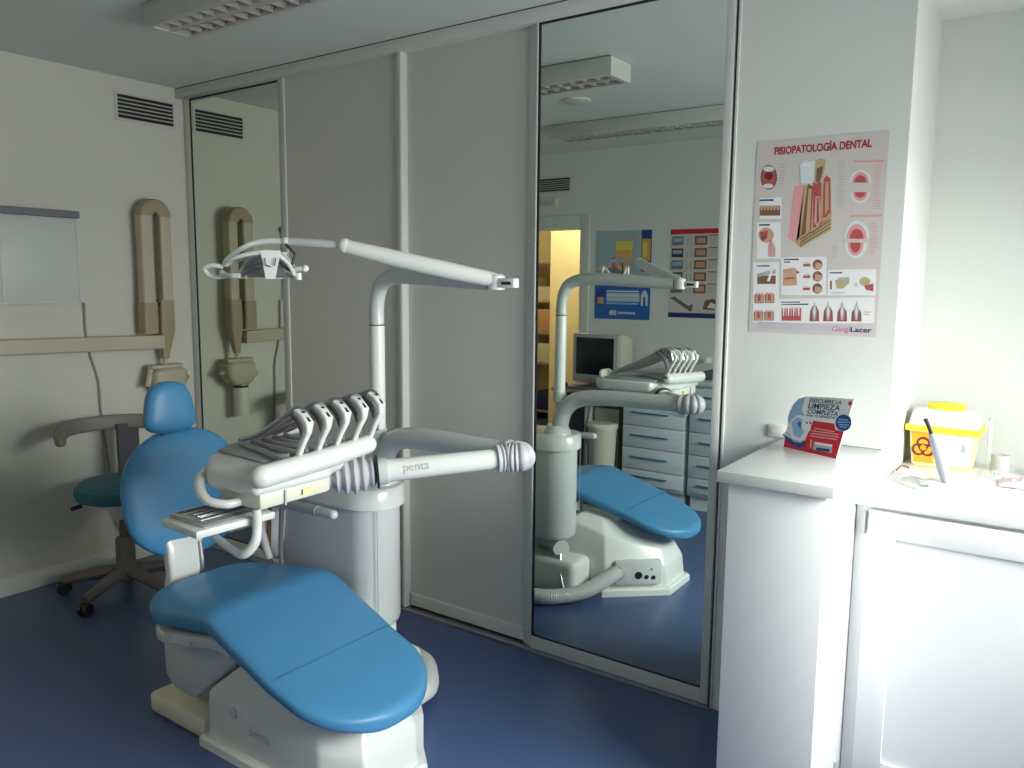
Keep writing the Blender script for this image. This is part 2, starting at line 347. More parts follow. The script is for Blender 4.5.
MB().box(0, .028, -1.34, -.965, 1.405, 1.815, M['frost'], .003).box(0, .028, -.958, -.613, 1.405, 1.815, M['frost'], .003).build('frosted_panel', t)
MB().box(.0, .032, -1.345, -.608, 1.398, 1.407, M['frame'], .001).box(0, .032, -.966, -.957, 1.405, 1.815, M['frame'], .001).box(0, .032, -.614, -.608, 1.4, 1.815, M['frame'], .001).build('frame', t)
c = MB().tube([(.01, -.585, 1.40), (.008, -.585, 1.25), (.006, -.575, 1.19), (.008, -.565, 1.12), (.008, -.535, 1.0), (.01, -.53, .85), (.012, -.51, .6), (.02, -.50, .4), (.02, -.49, .25), (.03, -.42, .12), (.03, -.36, .09)], .006, M['cable'], seg=8).build('cable')
tag(c, 'thin grey cable hanging down the left wall from the x-ray viewer', 'cable')

# ------------------------------------------------------------ stool
HX, HY = .42, -.66
t = thing('operator_stool', (HX, HY, 0), 'grey dentist stool with teal seat and curved arm band by the left wall', 'stool')
MB().loft([((HX, HY, z), (r, 0, 0), (0, r, 0)) for z, r in ((.480, .15), (.485, .195), (.51, .205), (.54, .202), (.562, .178), (.568, .10), (.568, .02))], M['teal'], e=2.15, seg=40).build('seat', t)
MB().lathe([(.0, .45), (.10, .45), (.17, .465), (.175, .482), (0, .482)], (HX, HY, 0), M['frame']).tube([(HX-.05, HY-.17, .465), (HX-.06, HY-.215, .455)], .01, M['blk']).lathe([(.05, .38), (.065, .42), (.07, .45)], (HX, HY, 0), M['frame']).build('seat_shell', t, label='pale shell under the seat')
MB().lathe([(.045, .11), (.043, .27), (.04, .28), (.022, .285), (.022, .41)], (HX, HY, 0), M['stoolb']).build('column', t)
MB().loft([((HX-.19, HY+.145, z), (.012, 0, 0), (0, .056, 0)) for z in (.45, .60, .80)], M['stoold'], e=6).build('back_post', t, label='dark upright post behind the seat')
R = []
for k in range(29):
    q = math.radians(262-k*6.4); rad = .25; hh = .036 if 2 < k < 26 else .028; dz = -.028*max(0, 1-k/7); 
    c = V((HX+rad*math.cos(q), HY+rad*math.sin(q), .808+dz)); rd = V((math.cos(q), math.sin(q), 0))
    ring = []; sc = .5 if k in (0, 28) else 1
    for j in range(20):
        s_ = 2*PI*j/20; ring.append(c+rd*.024*sc*math.copysign(abs(math.cos(s_))**.6, math.cos(s_))+V((0, 0, hh*sc))*math.copysign(abs(math.sin(s_))**.6, math.sin(s_)))
    R.append(ring)
MB().rings(R, M['stool']).build('arm_band', t)
bs = MB(); cast = []
for k in range(5):
    q = math.radians(-140+72*k+2); ex, ey = HX+.29*math.cos(q), HY+.29*math.sin(q); cast.append((ex, ey, q))
    bs.tube([(HX+.03*math.cos(q), HY+.03*math.sin(q), .115), (HX+.15*math.cos(q), HY+.15*math.sin(q), .10), (ex, ey, .072)], [.034, .030, .022], M['stoolb'], seg=10)
bs.lathe([(.05, .07), (.06, .09), (.055, .14), (.04, .15)], (HX, HY, 0), M['stoolb']); bs.build('star_base', t)
for ex, ey, q in cast:
    c = MB(); d = V((-math.sin(q), math.cos(q), 0))
    for s_ in (-1, 1): c.lathe([(.012, -.009), (.028, -.009), (.030, 0), (.028, .009), (.012, .009)], V((ex, ey, .03))+d*s_*.014, M['blk'], ax=d, seg=18)
    c.box(ex-.016, ex+.016, ey-.016, ey+.016, .03, .062, M['blk'], .005).build('caster', t)

# ------------------------------------------------------------ dental chair
AY = -1.02
t = thing('dental_chair', (2.05, -.95, 0), 'blue leatherette dental chair on a white base in the middle of the room', 'dental chair')
def lerp(a, b, k): return a+(b-a)*k
def interp(tab, x):
    for i in range(len(tab)-1):
        if x <= tab[i+1][0]:
            k = (x-tab[i][0])/(tab[i+1][0]-tab[i][0]); return [lerp(p, q, k) for p, q in zip(tab[i][1:], tab[i+1][1:])]
    return list(tab[-1][1:])
# x, top z, thickness, half width
SEAT = [(1.58, .470, .105, .265), (1.75, .484, .105, .268), (1.93, .512, .10, .264), (2.005, .522, .095, .258), (2.045, .520, .09, .256), (2.085, .504, .085, .256), (2.3, .431, .072, .250), (2.45, .380, .066, .240), (2.635, .320, .060, .228)]
secs = []; xs = []
x = 1.58
N = 90
for i in range(N+1):
    k = i/N; k = .5-.5*math.cos(PI*k); xs.append(lerp(1.58, 2.635, k))
for x in xs:
    tz, th, hw = interp(SEAT, x)
    e0 = min(1, (x-1.58)/.20); e1 = min(1, (2.635-x)/.20)
    f0 = math.sqrt(max(0, 1-(1-e0)**2)); f1 = math.sqrt(max(0, 1-(1-e1)**2))
    hw *= (.45+.55*f0)*(.0+1*f1) if e1 < 1 else (.45+.55*f0)
    g0 = min(1, (x-1.58)/.035); g1 = min(1, (2.635-x)/.03); tf = math.sqrt(max(0, 1-(1-g0)**2))*math.sqrt(max(0, 1-(1-g1)**2))
    secs.append(((x, AY-.045*max(0, min(1, (x-1.85)/.5)), tz-th/2), (0, max(hw, .004), 0), (0, 0, max(th/2*tf, .003))))
seat = MB().loft(secs, M['blue'], e=3.4, seg=48).build('seat_cushion', t, ang=60)
# shading of the fold across the leg rest, drawn as a thin dark line
sm = MB(); pts = []
for k in range(17):
    y = AY-.044-.225+.45*k/16; pts.append((2.36, y, .4115-.007*(abs(y-AY+.044)/.25)**7))
sm.tube(pts, .0016, M['teal'], seg=6, n=2).build('seam_fold_line', seat)
def plate(secs_, m, name, par, e=3): return MB().loft(secs_, m, e=e, seg=44).build(name, par, ang=60)
# backrest, leaning slightly back, facing +x
def backpad(zc, hh, wfun, xc, tilt, th, name, n=26, e=2.6, m=None, yc=AY):
    s_ = []
    for i in range(n+1):
        k = -1+2*i/n; kk = math.sin(k*PI/2); wv = wfun(kk); ed = math.sqrt(max(0, 1-abs(kk)**5)); 
        up = V((-math.sin(tilt), 0, math.cos(tilt))); nn = V((math.cos(tilt), 0, math.sin(tilt)))
        s_.append((V((xc, yc, zc))+up*kk*hh, V((0, max(wv, .004), 0)), nn*max(th/2*ed, .003)))
    return plate(s_, m or M['blue'], name, t, e)
backpad(.738, .238, lambda k: .243*max(0, 1-abs(k)**2.6)**.5*(1-.02*k), 1.44, .16, .085, 'backrest', yc=AY+.05)
backpad(1.057, .095, lambda k: (.094-.020*k)*max(0, 1-abs(k)**4)**.42, 1.42, .10, .075, 'headrest', yc=AY+.012)
MB().box(1.40, 1.425, AY-.03, AY+.03, .90, 1.05, M['blk'], .006).build('headrest_stem', t, label='dark stem between backrest and headrest')
MB().loft([((1.47, AY+.0, .36), (.02, 0, 0), (0, .068, 0)), ((1.50, AY, .46), (.026, 0, 0), (0, .070, 0)), ((1.49, AY, .56), (.026, 0, 0), (0, .072, 0)), ((1.43, AY, .68), (.02, 0, 0), (0, .075, 0))], M['plast'], e=5).tube([(1.515, AY+.052, .38), (1.53, AY+.052, .46), (1.52, AY+.052, .56)], .008, M['chrome'], seg=8).build('back_bracket', t, label='pale curved bracket joining seat and backrest')
# shell under the seat, lift block, link arm
sh = []
for i in range(21):
    x = lerp(1.60, 2.10, i/20); tz, th, hw = interp(SEAT, x); f = math.sqrt(max(0, 1-(1-min(1, (x-1.60+.004)/.19))**2))
    sh.append(((x, AY, tz-th-.022), (0, (hw-.012)*(.42+.58*f), 0), (0, 0, .028)))
MB().loft(sh, M['plast2'], e=5, seg=40).build('seat_shell', t)
for i, (x, z) in enumerate(((1.80, .385), (1.93, .388))):
    MB().lathe([(.008, 0), (.006, .006)], (x, AY-.259, z), M['rub'], ax=(0, -1, 0), seg=12).build('knob', t)
MB().prism([(1.625, .37), (1.63, .165), (1.68, .13), (1.80, .12), (2.04, .33), (2.04, .39)], 1, -1.20, -.80, M['plast2'], .02).build('lift_block', t)
MB().prism([(1.80, .10), (2.10, .40), (2.34, .38), (2.10, .08)], 1, -1.14, -.84, M['plast2'], .015).build('link_arm', t)
# pedestal body: sloped hull
def hull(levels, m, name, b=0):
    mb = MB(); mb.rings([[V((x, y, z)) for x, y in L] for z, L in levels], m); 
    return mb
bs = MB()
y0, y1 = -1.215, -.70
def ring(z, xa, xb, ya, yb, c, c0): return [V((xa, ya+c0, z)), V((xa+c0, ya, z)), (xb-c, ya, z), (xb, ya+c, z), (xb, yb-c, z), (xb-c, yb, z), (xa+c0, yb, z), V((xa, yb-c0, z))]
FP = [(1.866, -1.225), (2.44, -1.225), (2.57, -1.15), (2.575, -.90), (2.32, -.672), (1.866, -.672)]
def shrink(P, d): cx, cy = 2.2, -.95; return [(x-math.copysign(min(d, abs(x-cx)), x-cx), y-math.copysign(d, y-cy)) for x, y in P]
MB().rings([[V((x, y, z)) for x, y in shrink(FP, d)] for z, d in ((0, 0), (.028, 0), (.038, .008))], M['plast']).build('floor_flange', t, ang=30)
LV = [[(x, y, .03) for x, y in shrink(FP, .02)],
      [(1.888, -1.20, .19), (2.415, -1.195, .15), (2.535, -1.13, .14), (2.54, -.91, .14), (2.315, -.70, .15), (1.888, -.70, .19)],
      [(2.09, -1.18, .35), (2.36, -1.16, .29), (2.50, -1.10, .215), (2.505, -.93, .215), (2.29, -.74, .29), (2.09, -.72, .35)],
      [(2.14, -1.13, .375), (2.28, -1.12, .36), (2.38, -1.06, .31), (2.38, -.97, .31), (2.24, -.80, .36), (2.14, -.78, .375)]]
bm = bmesh.new(); VV = [[bm.verts.new(p) for p in L_] for L_ in LV]
for a_, b_ in zip(VV, VV[1:]):
    for i in range(6): bm.faces.new((a_[i], a_[(i+1) % 6], b_[(i+1) % 6], b_[i]))
bm.faces.new(VV[0][::-1]); bm.faces.new(VV[-1])
bmesh.ops.recalc_face_normals(bm, faces=bm.faces[:]); bmesh.ops.bevel(bm, geom=bm.edges[:], offset=.010, segments=3, profile=.5, affect='EDGES')
MB().addbm(bm, M['plast']).build('pedestal', t, ang=50)
MB().box(1.535, 1.862, -1.205, -.74, 0, .075, M['cream'], .018).build('foot_plate', t, label='cream low plate behind the pedestal')
MB().lathe([(.016, 0), (.016, .01), (.012, .014)], (2.02, -1.196, .155), M['plast2'], ax=(0, -1, 0)).build('knob', t)
text('penta', M['grey'], (2.10, -1.197, .095), (1, 0, 0), (0, 0, 1), width=.10, name='lettering', parent=t, ext=.0035)
MB().box(1.92, 2.24, -.71, -.53, .01, .19, M['plast'], .035, seg=4).build('junction_box', t, label='rounded white box on the mirror side of the base')
pa, pb = V((2.555, -.885, 0)), V((2.36, -.71, 0)); pd = (pb-pa).normalized(); pnn = V((-pd.y, pd.x, 0))
if pnn.y < 0: pnn = -pnn
pm = Matrix(((pd.x, pnn.x, 0, pa.x), (pd.y, pnn.y, 0, pa.y), (0, 0, 1, 0), (0, 0, 0, 1)))
pn = MB().box(.02, .25, -.05, -.004, .055, .175, M['plast2'], .006, pm).build('socket_panel', t)
for a_, z, r in ((.135, .105, .018), (.095, .095, .010), (.06, .092, .010), (.07, .135, .004)):
    MB().lathe([(r, 0), (r, .003), (r*.5, .0032)], pm @ V((a_, -.0035, z)), M['blk'], ax=pnn, seg=16).build('socket', pn)
# corrugated supply hose
hp = [V(p) for p in ((2.375, -.745, .125), (2.345, -.67, .10), (2.29, -.575, .060), (2.22, -.49, .045), (2.12, -.41, .044), (1.95, -.39, .044), (1.80, -.44, .055), (1.74, -.52, .12), (1.74, -.58, .24))]
Q = []
for i in range(len(hp)-1):
    p0 = hp[max(i-1, 0)]; p1 = hp[i]; p2 = hp[i+1]; p3 = hp[min(i+2, len(hp)-1)]
    for k in range(26):
        q = k/26; Q.append(.5*((2*p1)+(p2-p0)*q+(2*p0-5*p1+4*p2-p3)*q*q+(-p0+3*p1-3*p2+p3)*q**3))
h = MB().tube(Q, [.036+(.0012 if i % 2 else -.0008) for i in range(len(Q))], M['plast2'], smooth=False, seg=20).build('corrugated_hose')
tag(h, 'grey corrugated hose curving over the floor from the chair base to the column', 'hose')

# ------------------------------------------------------------ dental unit: column, arms, console
t = thing('dental_unit', (1.95, -.60, .25), 'white dental unit column with folding arm and instrument console beside the blue chair', 'dental unit')
def stadium(xa, xb, yc, r, n=14): return [(xb+r*math.cos(q), yc+r*math.sin(q)) for q in [-PI/2+PI*k/n for k in range(n+1)]]+[(xa+r*math.cos(q), yc+r*math.sin(q)) for q in [PI/2+PI*k/n for k in range(n+1)]]
col = MB(); 
for z0, z1, rd, m in ((.27, .725, .103, M['plast2']),):
    L = [(z0, rd-.035), (z0+.006, rd-.018), (z0+.02, rd-.004), (z0+.035, rd), (z1, rd)]
    col.rings([[V((x, y, z)) for x, y in stadium(1.73, 2.07, -.63, r)] for z, r in L], m)
col = col.build('column', t, ang=30)
MB().tube([(2.1665, -.6975, .30), (2.1665, -.6975, .72)], .0016, M['rub'], seg=6).build('panel_seam', col)
MB().rings([[V((x, y, z)) for x, y in stadium(1.73, 2.07, -.63, r)] for z, r in ((.725, .114), (.7255, .121), (.785, .121), (.797, .113), (.80, .098))], M['plast']).build('column_cap', t, ang=40)
MB().lathe([(.068, .80), (.064, .815), (.052, .83), (.050, .84)], (2.09, -.605, 0), M['plast']).build('collar', t)
MB().tube([(2.10, -.62, .235), (1.90, -.72, .235)], .04, M['plast2'], smooth=False, seg=20).tube([(2.10, -.60, .225), (2.10, -.60, .29)], .03, M['plast2']).tube([(2.14, -.58, .235), (2.10, -.62, .235)], .041, M['plast']).build('support_arm', t)
MB().tube([(2.14, -.57, .21), (2.17, -.53, .12), (2.20, -.52, .04)], .007, M['chrome'], seg=8).build('drain_tube', t)
# spittoon bowl at the left end of the column
MB().loft([((1.61, -.66, z), (r, 0, 0), (0, r, 0)) for z, r in ((.44, .05), (.47, .085), (.55, .115), (.63, .125), (.66, .128))], M['plast'], e=2.1).lathe([(.105, .661), (.06, .64), (.0, .63)], (1.61, -.66, 0), M['plast2']).build('spittoon_bowl', t)
MB().lathe([(.118, .655), (.136, .655), (.138, .668), (.130, .674), (.118, .670), (.112, .655)], (1.61, -.66, 0), M['rub']).build('spittoon_rim', t)
MB().tube([(1.74, -.83, .50), (1.71, -.84, .62), (1.75, -.85, .71), (1.86, -.86, .735), (2.06, -.87, .745)], [.014, .015, .016, .017, .018], M['rub'], flat=1.0).tube([(2.06, -.87, .745), (2.14, -.875, .748)], .016, M['plast2'], roundends=True).build('assistant_arm', t, label='bent grey assistant arm in front of the column')
for dx in (0, .07): MB().tube([(1.70+dx, -.80, .86), (1.71+dx, -.80, .70), (1.70+dx, -.80, .50), (1.72+dx, -.78, .35)], .009, M['brown'] if dx == 0 else M['rubd'], seg=8).build('suction_hose', t)
# lower arm
MB().tube([(2.105, -.605, .82), (2.108, -.605, .86), (2.130, -.61, .92), (2.20, -.62, .972), (2.35, -.63, .990), (2.55, -.645, .992), (2.74, -.66, .992)], [.040, .040, .039, .038, .037, .036, .036], M['plast2'], seg=22).build('lower_arm', t)
def bellows(p, q, r0, r1, n, m, name, bul=0, bowl=None):
    p, q = V(p), V(q); P = []; R = []
    L = n*12
    for i in range(L+1):
        k = i/L; P.append(p.lerp(q, k)); env = lerp(r0, r1, k)+bul*math.sin(PI*k); R.append(env-.013*(1-abs(math.sin(PI*n*k))**2.2))
    return MB().tube(P, R, m, smooth=False, seg=26)
ub = V((2.395, -1.065, .956)); el = V((2.735, -.69, .992))
dr = (el-ub).normalized()
upper = MB().tube([ub+dr*.10, el-dr*.03], [.034, .031], M['plast'], smooth=False, seg=28, n=1).build('upper_arm', t)
lat = dr.cross(V((0, 0, 1))).normalized(); viewd = (CP-ub.lerp(el, .3)); viewd = (viewd-dr*viewd.dot(dr)).normalized(); tn = viewd.cross(dr)*-1
if tn.z < 0: tn = -tn
def wrap(a, b):
    q = (b-.008)/.034; return ub+dr*(.175+a)+(viewd*math.cos(q-.22)+tn*math.sin(q-.22))*.0350
text('penta', M['grey'], None, (1, 0, 0), (0, 1, 0), width=.078, name='lettering', parent=upper, fn=wrap, sx=1)
bellows(ub-dr*.055, ub+dr*.10, .030, .040, 6, M['bell'], 'x', bul=.024).build('ball_bellows', t, label='ribbed grey bellows between console and arm')
MB().tube([ub-dr*.10, ub-dr*.05], .034, M['plast2'], smooth=False).build('console_joint', t)
MB().tube([ub+dr*.098, ub+dr*.104], .050, M['blk'], smooth=False, seg=26).tube([ub+dr*.104, ub+dr*.13], .040, M['plast2'], smooth=False, seg=26).build('arm_collar', t)
e1 = MB().tube([el-dr*.045, el-dr*.035], .043, M['plast2'], smooth=False, seg=26)
bp = [el-dr*.035, el-dr*.01, el+V((.013, .003, 0)), V((2.760, -.676, .993)), V((2.745, -.662, .993)), V((2.69, -.655, .992))]
Q = []
for i in range(len(bp)-1):
    p0 = bp[max(i-1, 0)]; p1 = bp[i]; p2 = bp[i+1]; p3 = bp[min(i+2, len(bp)-1)]
    for k in range(16):
        q = k/16; Q.append(.5*((2*p1)+(p2-p0)*q+(2*p0-5*p1+4*p2-p3)*q*q+(-p0+3*p1-3*p2+p3)*q**3))
e1.tube(Q, [.045-.010*(1-abs(math.sin(PI*i/8))**.6) for i in range(len(Q))], M['bell'], smooth=False, seg=26)
e1.build('elbow_bellows', t, label='ribbed grey elbow bellows at the outer end of the arm')
# console
poly = [(2.47, -1.425), (2.29, -1.44), (2.17, -1.36), (2.09, -1.24), (2.07, -1.0), (2.12, -.97), (2.40, -.97), (2.43, -1.12), (2.47, -1.18)]
cons = MB().prism(poly, 2, .965, 1.022, M['plast'], .016, seg=3).build('console_body', t)
MB().prism([(2.462, -1.405), (2.31, -1.415), (2.26, -1.34), (2.24, -1.05), (2.33, -1.03), (2.36, -1.12), (2.455, -1.165)], 2, .925, .972, M['cream'], .010).build('console_underside', t)
MB().tube([(2.478, -1.41, 1.018), (2.475, -1.2, 1.028), (2.468, -1.035, 1.040)], [.030, .029, .027], M['plast'], roundends=True, seg=20).build('roll_bar', t)
MB().box(2.4635, 2.466, -1.33, -1.325, .925, .965, M['grey']).build('seam_fold_line', cons)
MB().box(2.4635, 2.466, -1.27, -1.235, .94, .955, M['yelt']).build('badge', cons)
mb = MB(); mb.prism([(2.10, -1.21), (2.15, -1.31), (2.38, -1.33), (2.42, -.99), (2.13, -.98)], 2, 1.022, 1.030, M['rub'], .003).build('instrument_mat', t, label='grey ribbed mat on the console top')
for i in range(5):
    k = i/4; y = lerp(-1.285, -1.02, k); z = lerp(1.038, 1.055, k); x0 = 2.462
    hk = MB(); path = [(x0, y, z), (x0+.022, y+.001, z+.045), (x0+.044, y+.002, z+.080), (x0+.046, y+.002, z+.102), (x0+.030, y, z+.120), (x0+.004, y, z+.130)]
    R = []; 
    wd = [.008, .008, .009, .014, .014, .011]; th = [.008, .008, .009, .011, .009, .007]
    P_ = [V(p) for p in path]
    for j, p in enumerate(P_):
        tt = (P_[min(j+1, 5)]-P_[max(j-1, 0)]).normalized(); b_ = V((0, 1, 0)); a_ = b_.cross(tt).normalized()
        R.append([p+b_*wd[j]*math.copysign(abs(math.cos(q))**.6, math.cos(q))+a_*th[j]*math.copysign(abs(math.sin(q))**.6, math.sin(q)) for q in [2*PI*n_/16 for n_ in range(16)]])
    hk.rings(R, M['plast']); hk = hk.build('holder_arm', t, ang=50)
    MB().prism([(x0+.022, z+.126), (x0+.050, z+.102), (x0+.055, z+.108), (x0+.028, z+.133)], 1, y-.004, y+.004, M['blk']).build('slot', hk)
    MB().box(x0-.014, x0+.012, y-.016, y+.016, z-.012, z-.002, M['rubd'], .003).build('pivot', hk)
    yy = lerp(-1.22, -1.06, k)
    MB().tube([(x0+.034, y+.012, z+.08), (x0+.02, y+.012, z+.124), (x0-.02, y+.012, z+.132), (x0-.09, lerp(y, yy, .3), z+.095), (x0-.22, lerp(y, yy, .7), z+.035), (x0-.33, yy, 1.042)], [.0085, .0085, .0075, .007, .007, .008], M['rub'] if i % 2 else M['chrome'], seg=10).build('instrument_hose', t)
    MB().tube([(x0-.05, y+.02, z+.12), (x0-.005, y+.02, z+.085), (x0+.015, y+.018, z+.02)], [.007, .009, .005], M['rubd'], seg=10).build('handpiece', t)
    MB().tube([(x0-.30, yy-.02, 1.037), (x0-.18, yy-.05, 1.040), (x0-.06, y-.02, 1.042), (x0-.02, y-.01, 1.046)], .009, M['rub'], seg=8).build('instrument_hose', t)
MB().prism([(-1.12, 1.02), (-1.10, 1.055), (-1.075, 1.064), (-1.0, 1.064), (-.985, 1.055), (-.985, 1.02)], 0, 2.10, 2.115, M['cream'], .004).build('view_screen', t, label='small cream screen standing at the back of the console')
# front handles of the console
MB().tube([(2.17, -1.26, .995), (2.20, -1.35, .992), (2.245, -1.425, .982), (2.285, -1.458, .965), (2.33, -1.465, .944), (2.37, -1.44, .936), (2.38, -1.40, .938)], [.027, .023, .018, .014, .012, .012, .012], M['plast'], seg=14).build('front_handle', t)
MB().tube([(2.42, -1.385, .92), (2.42, -1.385, .87), (2.42, -1.395, .83), (2.395, -1.41, .80), (2.35, -1.41, .80), (2.26, -1.40, .815)], [.011, .012, .013, .013, .011, .010], M['plast'], seg=14).build('tray_bracket', t)
# tray shelf and the steel tray with its instruments
sh = [(2.215, -1.53), (2.395, -1.545), (2.40, -1.31), (2.215, -1.31)]
MB().prism(sh, 2, .872, .893, M['plast'], .006).box(2.29, 2.33, -1.345, -1.315, .885, .935, M['plast2'], .004).build('tray_shelf', t)
ty = thing('instrument_tray', (2.305, -1.37, .894), 'shallow steel instrument tray on the shelf below the console', 'tray')
mb = MB(); mb.box(2.232, 2.385, -1.515, -1.325, .894, .896, M['steel'])
for b_ in ((2.232, 2.236, -1.515, -1.325), (2.381, 2.385, -1.515, -1.325), (2.236, 2.381, -1.515, -1.511), (2.236, 2.381, -1.329, -1.325)): mb.box(*b_, .896, .904, M['steel'])
mb.build('tray_body', ty); MB().box(2.238, 2.379, -1.509, -1.331, .8965, .898, M['rub']).build('tray_liner', ty, label='dark liner')
def inst(name, x, y0, y1, label, kind):
    z = .9015; mb = MB()
    mb.tube([(x, y0, z), (x+.003, (y0+y1)/2, z+.001), (x, y1, z)], [.0022, .0036, .0018], M['steel'], seg=8)
    if kind == 'mirror': mb.lathe([(.011, 0), (.011, .002)], (x, y1+.010, z-.001), M['steel'], seg=16)
    if kind == 'tweezer': mb.tube([(x+.008, y0, z), (x+.010, (y0+y1)/2, z), (x, y1, z)], [.002, .003, .0015], M['steel'], seg=8)
    if kind == 'probe': mb.tube([(x, y1, z), (x+.006, y1+.015, z+.003), (x+.002, y1+.022, z)], .0014, M['steel'], seg=6)
    o = mb.build(name); tag(o, label, 'dental instrument', 'instruments on the steel tray')
inst('dental_mirror', 2.262, -1.49, -1.36, 'steel dental mirror at the chair-side edge of the tray', 'mirror')
inst('dental_probe', 2.285, -1.48, -1.36, 'steel hooked probe lying beside the dental mirror on the tray', 'probe')
inst('tweezers', 2.31, -1.485, -1.36, 'steel tweezers with two prongs in the middle of the tray', 'tweezer')
inst('dental_scaler', 2.345, -1.50, -1.36, 'long steel scaler along the window-side edge of the tray', 'probe')

for o_ in bpy.data.objects:
    if o_.parent and o_.parent.name == 'dental_unit' and o_.name.split('.')[0] in ('console_body', 'console_underside', 'roll_bar', 'instrument_mat', 'holder_arm', 'instrument_hose', 'handpiece', 'view_screen', 'front_handle', 'tray_bracket', 'tray_shelf', 'badge'): o_.location.z += .014
for o_ in bpy.data.objects:
    if o_.parent is None and o_.name.split('.')[0] in ('instrument_tray', 'dental_mirror', 'dental_probe', 'tweezers', 'dental_scaler'): o_.location.z += .014

# ------------------------------------------------------------ dental lamp
t = thing('dental_lamp', (2.10, -.615, .97), 'white articulated dental operating lamp on a pole above the unit', 'dental lamp')
MB().tube([(2.093, -.613, .96), (2.095, -.615, 1.366)], .027, M['plast'], smooth=False, seg=22).tube([(2.093, -.613, .955), (2.093, -.613, 1.0)], .031, M['plast2'], smooth=False, seg=22).build('pole', t)
MB().tube([(2.095, -.615, 1.366), (2.095, -.615, 1.371)], .0275, M['rubd'], smooth=False, seg=22).build('pole_joint', t, label='dark ring joint on the pole')
MB().tube([(2.095, -.615, 1.371), (2.095, -.616, 1.42), (2.105, -.618, 1.475), (2.135, -.623, 1.518), (2.20, -.628, 1.538), (2.30, -.637, 1.541), (2.45, -.655, 1.533), (2.64, -.676, 1.521)], [.026, .026, .026, .027, .028, .029, .028, .024], M['plast2'], seg=20).build('horizontal_arm', t)
MB().lathe([(.02, -.022), (.026, -.02), (.027, .02), (.02, .026)], (2.665, -.680, 1.520), M['plast']).build('arm_hinge', t)
MB().box(2.685, 2.745, -.70, -.672, 1.506, 1.534, M['white'], .003).box(2.70, 2.735, -.703, -.669, 1.515, 1.524, M['blk'], .001).build('hinge_cap', t, label='white end cap with black slots')
jt = V((2.32, -.972, 1.625))
MB().tube([(2.665, -.682, 1.528), (2.55, -.78, 1.558), (2.42, -.888, 1.594), (2.322, -.970, 1.624)], [.022, .026, .025, .021], M['plast'], seg=18).build('spring_arm', t)
MB().sph(jt, .023, M['plast']).build('ball_joint', t)
MB().tube([jt, (2.25, -1.01, 1.632), (2.16, -1.055, 1.638)], [.011, .013, .012], M['plast2'], seg=14).sph((2.16, -1.058, 1.637), .014, M['plast']).build('short_arm', t)
# head in its own frame: a = long axis, b = across
hc = V((2.092, -1.108, 1.53)); ha = V((math.cos(.75), math.sin(.75), 0))*.86; hb = V((-ha.y, ha.x, 0))*.95; hz = V((0, 0, 1))
def L(a, b, z): return hc+ha*a+hb*b+hz*z
hd = MB(); R = []
for z, a_, b_ in ((0, .100, .085), (.012, .098, .083), (.035, .082, .068), (.058, .055, .05), (.072, .03, .028), (.076, .01, .01)):
    R.append([L(a_*math.cos(q)+.028, b_*math.sin(q), z) for q in [2*PI*k/28 for k in range(28)]])
hd.rings(R, M['refl']); hd = hd.build('reflector', t, label='dark shiny reflector shell')
MB().tube([L(-.115, .0, .035), L(-.10, .0, .055), L(-.04, 0, .092), L(.02, 0, .107), V((2.155, -1.06, 1.637))], [.007, .008, .008, .009, .010], M['plast'], seg=10).build('top_bow', t)
mb = MB()
for s_ in (-1, 1): mb.tube([L(-.115, .02*s_, .034), L(-.07, .068*s_, .055), L(.0, .078*s_, .070), L(.06, .074*s_, .072), L(.105, .05*s_, .045), L(.125, .02*s_, .008)], [.006, .006, .007, .007, .006, .006], M['plast'], seg=10)
mb.tube([L(-.115, -.03, .004), L(-.08, -.068, .004), L(-.05, -.076, .004)], .008, M['plast']).tube([L(-.115, .03, .004), L(-.08, .068, .004), L(-.05, .076, .004)], .008, M['plast']).tube([L(-.115, -.03, .004), L(-.125, 0, .015), L(-.115, .03, .004)], .008, M['plast'])
mb.build('frame', t)
for s_ in (-1, 1):
    fp = MB(); pp = [L(.022, s_*.078, .078), L(.089, s_*.078, .078), L(.070, s_*.090, -.004), L(.039, s_*.090, -.004)]; qq = [p+hb*s_*.008 for p in pp]
    fp.add(pp+qq, [(0, 1, 2, 3), (7, 6, 5, 4), (0, 4, 5, 1), (1, 5, 6, 2), (2, 6, 7, 3), (3, 7, 4, 0)], M['white'])
    fp = fp.build('side_plate', t)
    g = MB()
    for a0, z0, a1, z1 in ((.038, .056, .040, .036), (.040, .036, .056, .031), (.074, .056, .070, .034)):
        g.tube([L(a0, s_*.0985, z0), L(a1, s_*.0985, z1)], .0018, M['blk'], seg=6)
    g.build('slot', fp)
MB().tube([L(-.115, -.018, .03), L(-.15, -.020, .034), L(-.178, -.012, .026), L(-.17, 0, .008), L(-.145, .0, .0), L(-.11, .0, .002)], .007, M['plast'], seg=10).build('handle', t)
MB().tube([L(.11, .0, .02), L(.13, 0, .026), L(.155, 0, .028)], [.008, .008, .007], M['plast2'], seg=10).sph(L(.16, 0, .028), .011, M['white']).build('knob', t)
MB().tube([L(.115, -.03, .03), L(.13, -.03, .07), L(.10, -.03, .098)], .0045, M['blk'], smooth=False, seg=8).build('lever', t, label='black lever')
MB().lathe([(.011, 0), (.011, .02)], L(.135, 0, -.006), M['plast']).build('foot', t)

